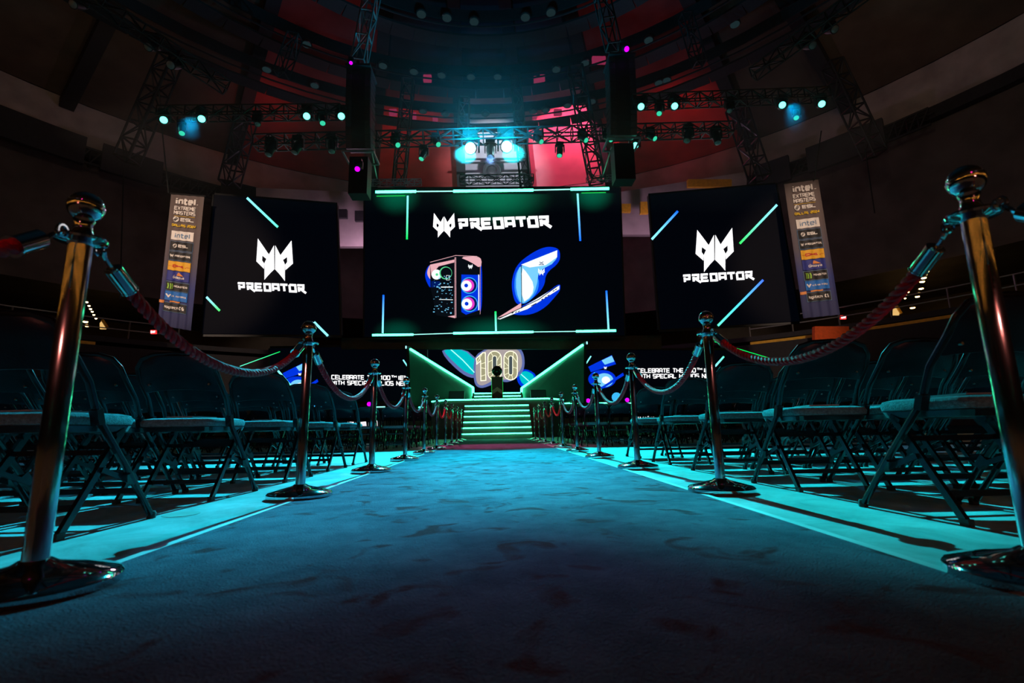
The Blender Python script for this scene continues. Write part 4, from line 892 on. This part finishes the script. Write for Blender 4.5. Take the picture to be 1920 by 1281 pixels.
# ------------------------------------------------------------------ carpet
b = MB(); Y0, Y1 = -.8, 17.18; nx, ny = 4, 40
z = .008
b.add([(-1.06+2.12*i/nx, Y0+(Y1-Y0)*j/ny, z) for j in range(ny+1) for i in range(nx+1)]+[(-1.06, Y0, 0), (1.06, Y0, 0), (1.06, Y1, 0), (-1.06, Y1, 0)],
      [(j*(nx+1)+i, j*(nx+1)+i+1, (j+1)*(nx+1)+i+1, (j+1)*(nx+1)+i) for j in range(ny) for i in range(nx)]+
      [((ny)*(nx+1), 0, (nx+1)*(ny+1), (nx+1)*(ny+1)+3), (nx, ny*(nx+1)+nx, (nx+1)*(ny+1)+2, (nx+1)*(ny+1)+1)])
cp = thing('carpet_runner', 'long scuffed carpet runner leading up the aisle to the stage stairs', 'carpet')
b.build('pile', MT['carpet'], cp)
M_edge = pbr('carpet_edge_tape', (.55, .56, .56), .5)
for s in (-1, 1): MB().box((s*1.075, (Y0+Y1)/2, .004), (.03, Y1-Y0, .008)).build('edge_tape', M_edge, cp)
def sticker(px, py):
    c = fl(px, py); b = MB(); b.lathe([(.075, 0), (.075, .002)], 24); o = b.build('floor_marker', pbr('marker', (.3, .36, .33), .4)); o.location = c; tag(o, 'round worn marker on the floor beside the nearest left chair', 'marker')
sticker(340, 965)

# ------------------------------------------------------------------ stanchions
SP = {}
SP['base'] = MB().lathe([(.168, 0), (.172, .006), (.172, .026), (.165, .034), (.10, .052), (.045, .066), (.032, .075), (.001, .076)], 48).mesh('base', MT['chrome'], True)
SP['pole'] = MB().lathe([(.026, .07), (.026, .862)], 28).mesh('pole', MT['drawn'], True)
b = MB().lathe([(.027, .858), (.03, .862), (.056, .868), (.058, .874), (.056, .879), (.028, .885), (.022, .90), (.019, .915), (.024, .93)], 28)
SP['collar'] = b.mesh('collar', MT['chrome'], True)
b = MB()
for s in (-1, 1): b.tube([(0, s*(.066+.016*math.cos(a)), .872+.016*math.sin(a)) for a in [2*PI*i/12 for i in range(13)]], .0045, 6)
SP['hook_ring'] = b.mesh('hook_ring', MT['chrome'], True)
SP['ball'] = MB().lathe([(.0405*math.sin(a)+.0005, .967-.0405*math.cos(a)) for a in [PI*i/18 for i in range(19)]], 32).mesh('ball', MT['chrome'], True)
def stanchion(x, y, label):
    t = thing('stanchion', label, 'stanchion', (x, y, 0), random.uniform(-.1, .1), 'chrome stanchions along the carpet')
    for k_, me in SP.items(): link(k_, me, t)
def ropeparts(L, sag, seed=0):
    "rope from (0,.085,.862) to (0,L-.085,.862) hanging by sag"
    y0, y1, z0 = .082, L-.082, .856; N_ = 260; pts = []
    for i in range(N_+1):
        u = i/N_; s = 2*u-1; a = 1.25
        pts.append(Vector((.012*math.sin(u*PI), y0+(y1-y0)*u, z0-sag*(1-(math.cosh(a*s)-1)/(math.cosh(a)-1)))))
    ln = [0]
    for i in range(N_): ln.append(ln[-1]+(pts[i+1]-pts[i]).length)
    i0 = next(i for i in range(N_) if ln[i] > .115); i1 = N_-i0
    out = {}; b = MB()
    for k_ in range(3):
        hp = []
        for i in range(i0-2, i1+3):
            T = (pts[min(i+1, N_)]-pts[max(i-1, 0)]).normalized(); X_ = Vector((1, 0, 0)); Y_ = T.cross(X_).normalized(); a = ln[i]/.085*2*PI+k_*2*PI/3
            hp.append(pts[i]+(X_*math.cos(a)+Y_*math.sin(a))*.0088)
        b.tube(hp, .0105, 7)
    out['rope_cord'] = (b, MT['rope'])
    for e, (ia, ib) in enumerate(((i0, next(i for i in range(N_) if ln[i] > .035)), (i1, N_-next(i for i in range(N_) if ln[i] > .035)))):
        b = MB(); pa, pb = pts[ia], pts[ib]; b.cyl(pa, pb, .0235, 18); b.cyl(pb, pb+(pb-pa)*.08, .0235, 18, .012); b.cyl(pa, pa+(pa-pb)*.05, .0255, 18)
        out['end_cap%d' % e] = (b, MT['chrome'])
        b = MB(); q = pts[0 if e == 0 else N_]; b.tube([pb, pb.lerp(q, .5)+Vector((0, 0, -.004)), q+Vector((0, 0, .0)), q+Vector((.006, -.012 if e == 0 else .012, .012))], .006, 6)
        out['snap_hook%d' % e] = (b, MT['chrome'])
    return out
RP = {}
def rope(x, y, L, sag, label, key):
    if key not in RP: RP[key] = {k_: b_.mesh(k_.rstrip('01'), m_, True) for k_, (b_, m_) in ropeparts(L, sag).items()}
    t = thing('barrier_rope', label, 'rope', (x, y, 0), 0, 'red ropes hung between the stanchions')
    for k_, me in RP[key].items(): link(k_.rstrip('01'), me, t)
for sd, x, y0, dy in (('left', -1.094, 1.268, 1.597), ('right', 1.217, 1.128, 1.58)):
    for i in range(-1, 10):
        y = y0+dy*i
        if i >= 0: stanchion(x, y, 'polished chrome stanchion, %s from the camera in the %s row' % (ORD[i+1] if i else 'nearest', sd))
        else: stanchion(x*1.02, y, 'polished chrome stanchion beside the camera in the %s row' % sd)
        if i < 9:
            nm = 'twisted red rope from the %s to the %s stanchion of the %s row' % (ORD[i+1], ORD[i+2], sd) if i >= 0 else 'twisted red rope leaving the nearest %s stanchion towards the camera side' % sd
            rope(x, y, dy, .255 if i % 3 else .24, nm, (sd, bool(i % 3)))

# ------------------------------------------------------------------ folding chairs
W = .215                                  # half width over the side rails
def chairparts():
    out = []
    rail = [(.215, .012), (.04, .22), (-.15, .41), (-.205, .56), (-.27, .64), (-.33, .70)]
    # side rail + hoop over the back
    def sidepts(s): return [(s*W, .215, .012), (s*W, .03, .235), (s*W, -.145, .43), (s*W, -.205, .56), (s*W*.99, -.29, .66), (s*W*.95, -.325, .72), (s*W*.8, -.345, .765), (s*W*.5, -.353, .785), (0, -.356, .79)]
    for s in (-1, 1): out.append(('leg', MB().tube(sidepts(s), .0115, 8, True, 1.25), 'frame', True, 1))
    for s in (-1, 1): out.append(('leg', MB().bar((s*(W-.028), -.215, .012), (s*(W-.028), .02, .375), .016, .026), 'frame', False, 1))
    sh = []                                # seat cushion
    def rect(hw, y0, y1, z, r=.05):
        p = []
        for cx, cy, a0 in ((hw-r, y1-r, 0), (-hw+r, y1-r, 90), (-hw+r, y0+r, 180), (hw-r, y0+r, 270)):
            for k_ in range(5): a = math.radians(a0+22.5*k_); p.append((cx+r*math.cos(a), cy+r*math.sin(a), z))
        return p
    lay = [rect(.185, -.29, .085, .398), rect(.197, -.302, .097, .405), rect(.2, -.305, .1, .425), rect(.193, -.298, .094, .441), rect(.165, -.27, .066, .449), rect(.08, -.2, 0, .452)]
    b = MB(); vs = [v for l in lay for v in l]; m = 20
    b.add(vs, [(j*m+i, j*m+(i+1) % m, (j+1)*m+(i+1) % m, (j+1)*m+i) for j in range(len(lay)-1) for i in range(m)]+[tuple(range(m))[::-1], tuple((len(lay)-1)*m+i for i in range(m))])
    out.append(('seat', b, 'seat', True, 0))
    b = MB(); v0, v1 = rect(.19, -.29, .088, .376), rect(.196, -.3, .096, .399); b.add(v0+v1, [(i, (i+1) % m, m+(i+1) % m, m+i) for i in range(m)]+[tuple(range(m))[::-1], tuple(range(m, 2*m))]); out.append(('seat_pan', b, 'frame', False, 0))
    # curved backrest panel
    b = MB(); n = 12; rows = []
    for j, (z, y, hw) in enumerate(((.592, -.235, .198), (.60, -.24, .203), (.66, -.288, .202), (.72, -.322, .19), (.755, -.338, .165), (.775, -.345, .13), (.783, -.348, .07))):
        rows.append([(hw*(2*i/n-1), y-.028*(1-(2*i/n-1)**2)*(1 if j < 6 else .7), z+(.012*(1-(2*i/n-1)**2) if j < 2 else 0)) for i in range(n+1)])
    F_ = [p for r in rows for p in r]; B2 = [(x, y-.008, z) for x, y, z in F_]; q = n+1; nn = len(F_); R2 = len(rows)
    fs = [(j*q+i, j*q+i+1, (j+1)*q+i+1, (j+1)*q+i) for j in range(R2-1) for i in range(n)]; fs += [tuple(nn+k_ for k_ in f)[::-1] for f in fs]
    rim = [(j, i) for i in range(q) for j in (0,)]+[(j, n) for j in range(1, R2)]+[(R2-1, i) for i in range(n-1, -1, -1)]+[(j, 0) for j in range(R2-2, 0, -1)]
    rim = [j*q+i for j, i in rim]; fs += [(rim[k_], rim[(k_+1) % len(rim)], nn+rim[(k_+1) % len(rim)], nn+rim[k_]) for k_ in range(len(rim))]
    b.add(F_+B2, fs); out.append(('backrest', b, 'back', True, 0))
    b = MB()
    for x in (-.16, .16): b.cyl((x, -.262, .63), (x, -.25, .63), .006, 8)
    for x in (-.175, .175): b.cyl((x, -.318, .70), (x, -.305, .70), .006, 8)
    for x in (-.16, .16): b.cyl((x, -.29, .63), (x, -.276, .63), .006, 8)
    out.append(('rivets', b, 'rivet', False, 2))
    out.append(('stretcher', MB().bar((-W, .115, .13), (W, .115, .13), .012, .022), 'frame', False, 1))
    out.append(('stretcher', MB().bar((-W+.03, -.155, .10), (W-.03, -.155, .10), .012, .022), 'frame', False, 1))
    out.append(('stretcher', MB().bar((-W+.03, -.03, .295), (W-.03, -.03, .295), .012, .02), 'frame', False, 1))
    for s in (-1, 1):
        out.append(('brace', MB().bar((s*(W-.014), .075, .175), (s*(W-.014), -.075, .23), .008, .02).box((s*(W-.002), .066, .19), (.03, .03, .055), Matrix.Rotation(.7, 3, 'X')), 'frame', False, 1))
        out.append(('hinge', MB().box((s*W, -.148, .432), (.032, .03, .06), Matrix.Rotation(.35, 3, 'X')).bar((s*(W-.03), -.01, .36), (s*(W-.03), .03, .385), .02), 'frame', False, 1))
        out.append(('foot', MB().lathe([(.017, 0), (.018, .02), (.014, .03)], 10, (s*W, .217, 0)), 'rubber', True, 1))
        out.append(('foot', MB().box((s*(W-.028), -.217, .012), (.022, .034, .024)), 'rubber', False, 1))
    return [(n_, b_.mesh(n_, MT[m_], sm_), far_) for n_, b_, m_, sm_, far_ in out]
CPARTS = chairparts()
def chair(x, y, label, group):
    t = thing('folding_chair', label, 'chair', (x, y, 0), random.uniform(-.03, .03), group)
    for n_, me, far_ in CPARTS:
        o = link(n_, me, t)
        if far_ == 2: o['kind'] = 'stuff'
    return t
leafm = MB().box((0, 0, .003), (.15, .21, .006)).mesh('leaflet', MT['paper'])
for sd, s, mids, counts in (('left', -1, (2.09, 3.02, 3.98, 4.92, 5.72), (3, 4, 6, 8, 9)), ('right', 1, (1.94, 2.87, 3.81, 4.85, 5.82), (3, 4, 6, 8, 9))):
    x0 = 1.52 if s < 0 else 1.595
    for r, (ym, cn) in enumerate(zip(mids, counts)):
        for k_ in range(cn):
            x = s*(x0+W+.0+k_*.478); yy = ym+random.uniform(-.012, .012)
            seatnm = 'on the aisle' if k_ == 0 else '%s seat from the aisle' % ORD[k_+1]
            chair(x, yy, 'dark padded folding chair %s, %s row of the near %s block' % (seatnm, ORD[r+1] if r else 'front-most', sd), 'folding chairs in the near %s block' % sd)
            if k_ < 4:
                o = link('leaflet', leafm); o.location = (x+random.uniform(-.02, .02), yy-.12, .4535); o.rotation_euler = (0, 0, random.uniform(-.25, .25))
                tag(o, 'leaflet on the %s, %s row, near %s block' % (seatnm.replace('on the aisle', 'aisle chair'), ORD[r+1] if r else 'front-most', sd), 'leaflet', 'leaflets on the chairs')
    for r in range(5):
        for k_ in range(15):
            x = s*(1.9+k_*.478); yy = 9.55+.93*r
            seatnm = 'on the aisle' if k_ == 0 else '%s seat from the aisle' % ORD[k_+1]
            chair(x, yy, 'dark folding chair %s, %s row of the far %s block' % (seatnm, ORD[r+1], sd), 'folding chairs in the far %s block' % sd)

# ------------------------------------------------------------------ stage haze
hm = bpy.data.materials.new('haze'); hm.use_nodes = True; hn = hm.node_tree; hn.nodes.clear()
ho = hn.nodes.new('ShaderNodeOutputMaterial'); hv = hn.nodes.new('ShaderNodeVolumeScatter'); hv.inputs['Density'].default_value = .016; hv.inputs['Anisotropy'].default_value = .5
hv.inputs['Color'].default_value = (.9, .95, 1, 1); hn.links.new(hv.outputs[0], ho.inputs['Volume'])
o = MB().box((0, 15, 10.4), (24, 5, 4.0)).build('haze', hm); tag(o, 'thin bluish haze hanging around the front truss lamps', 'haze', kind='stuff')
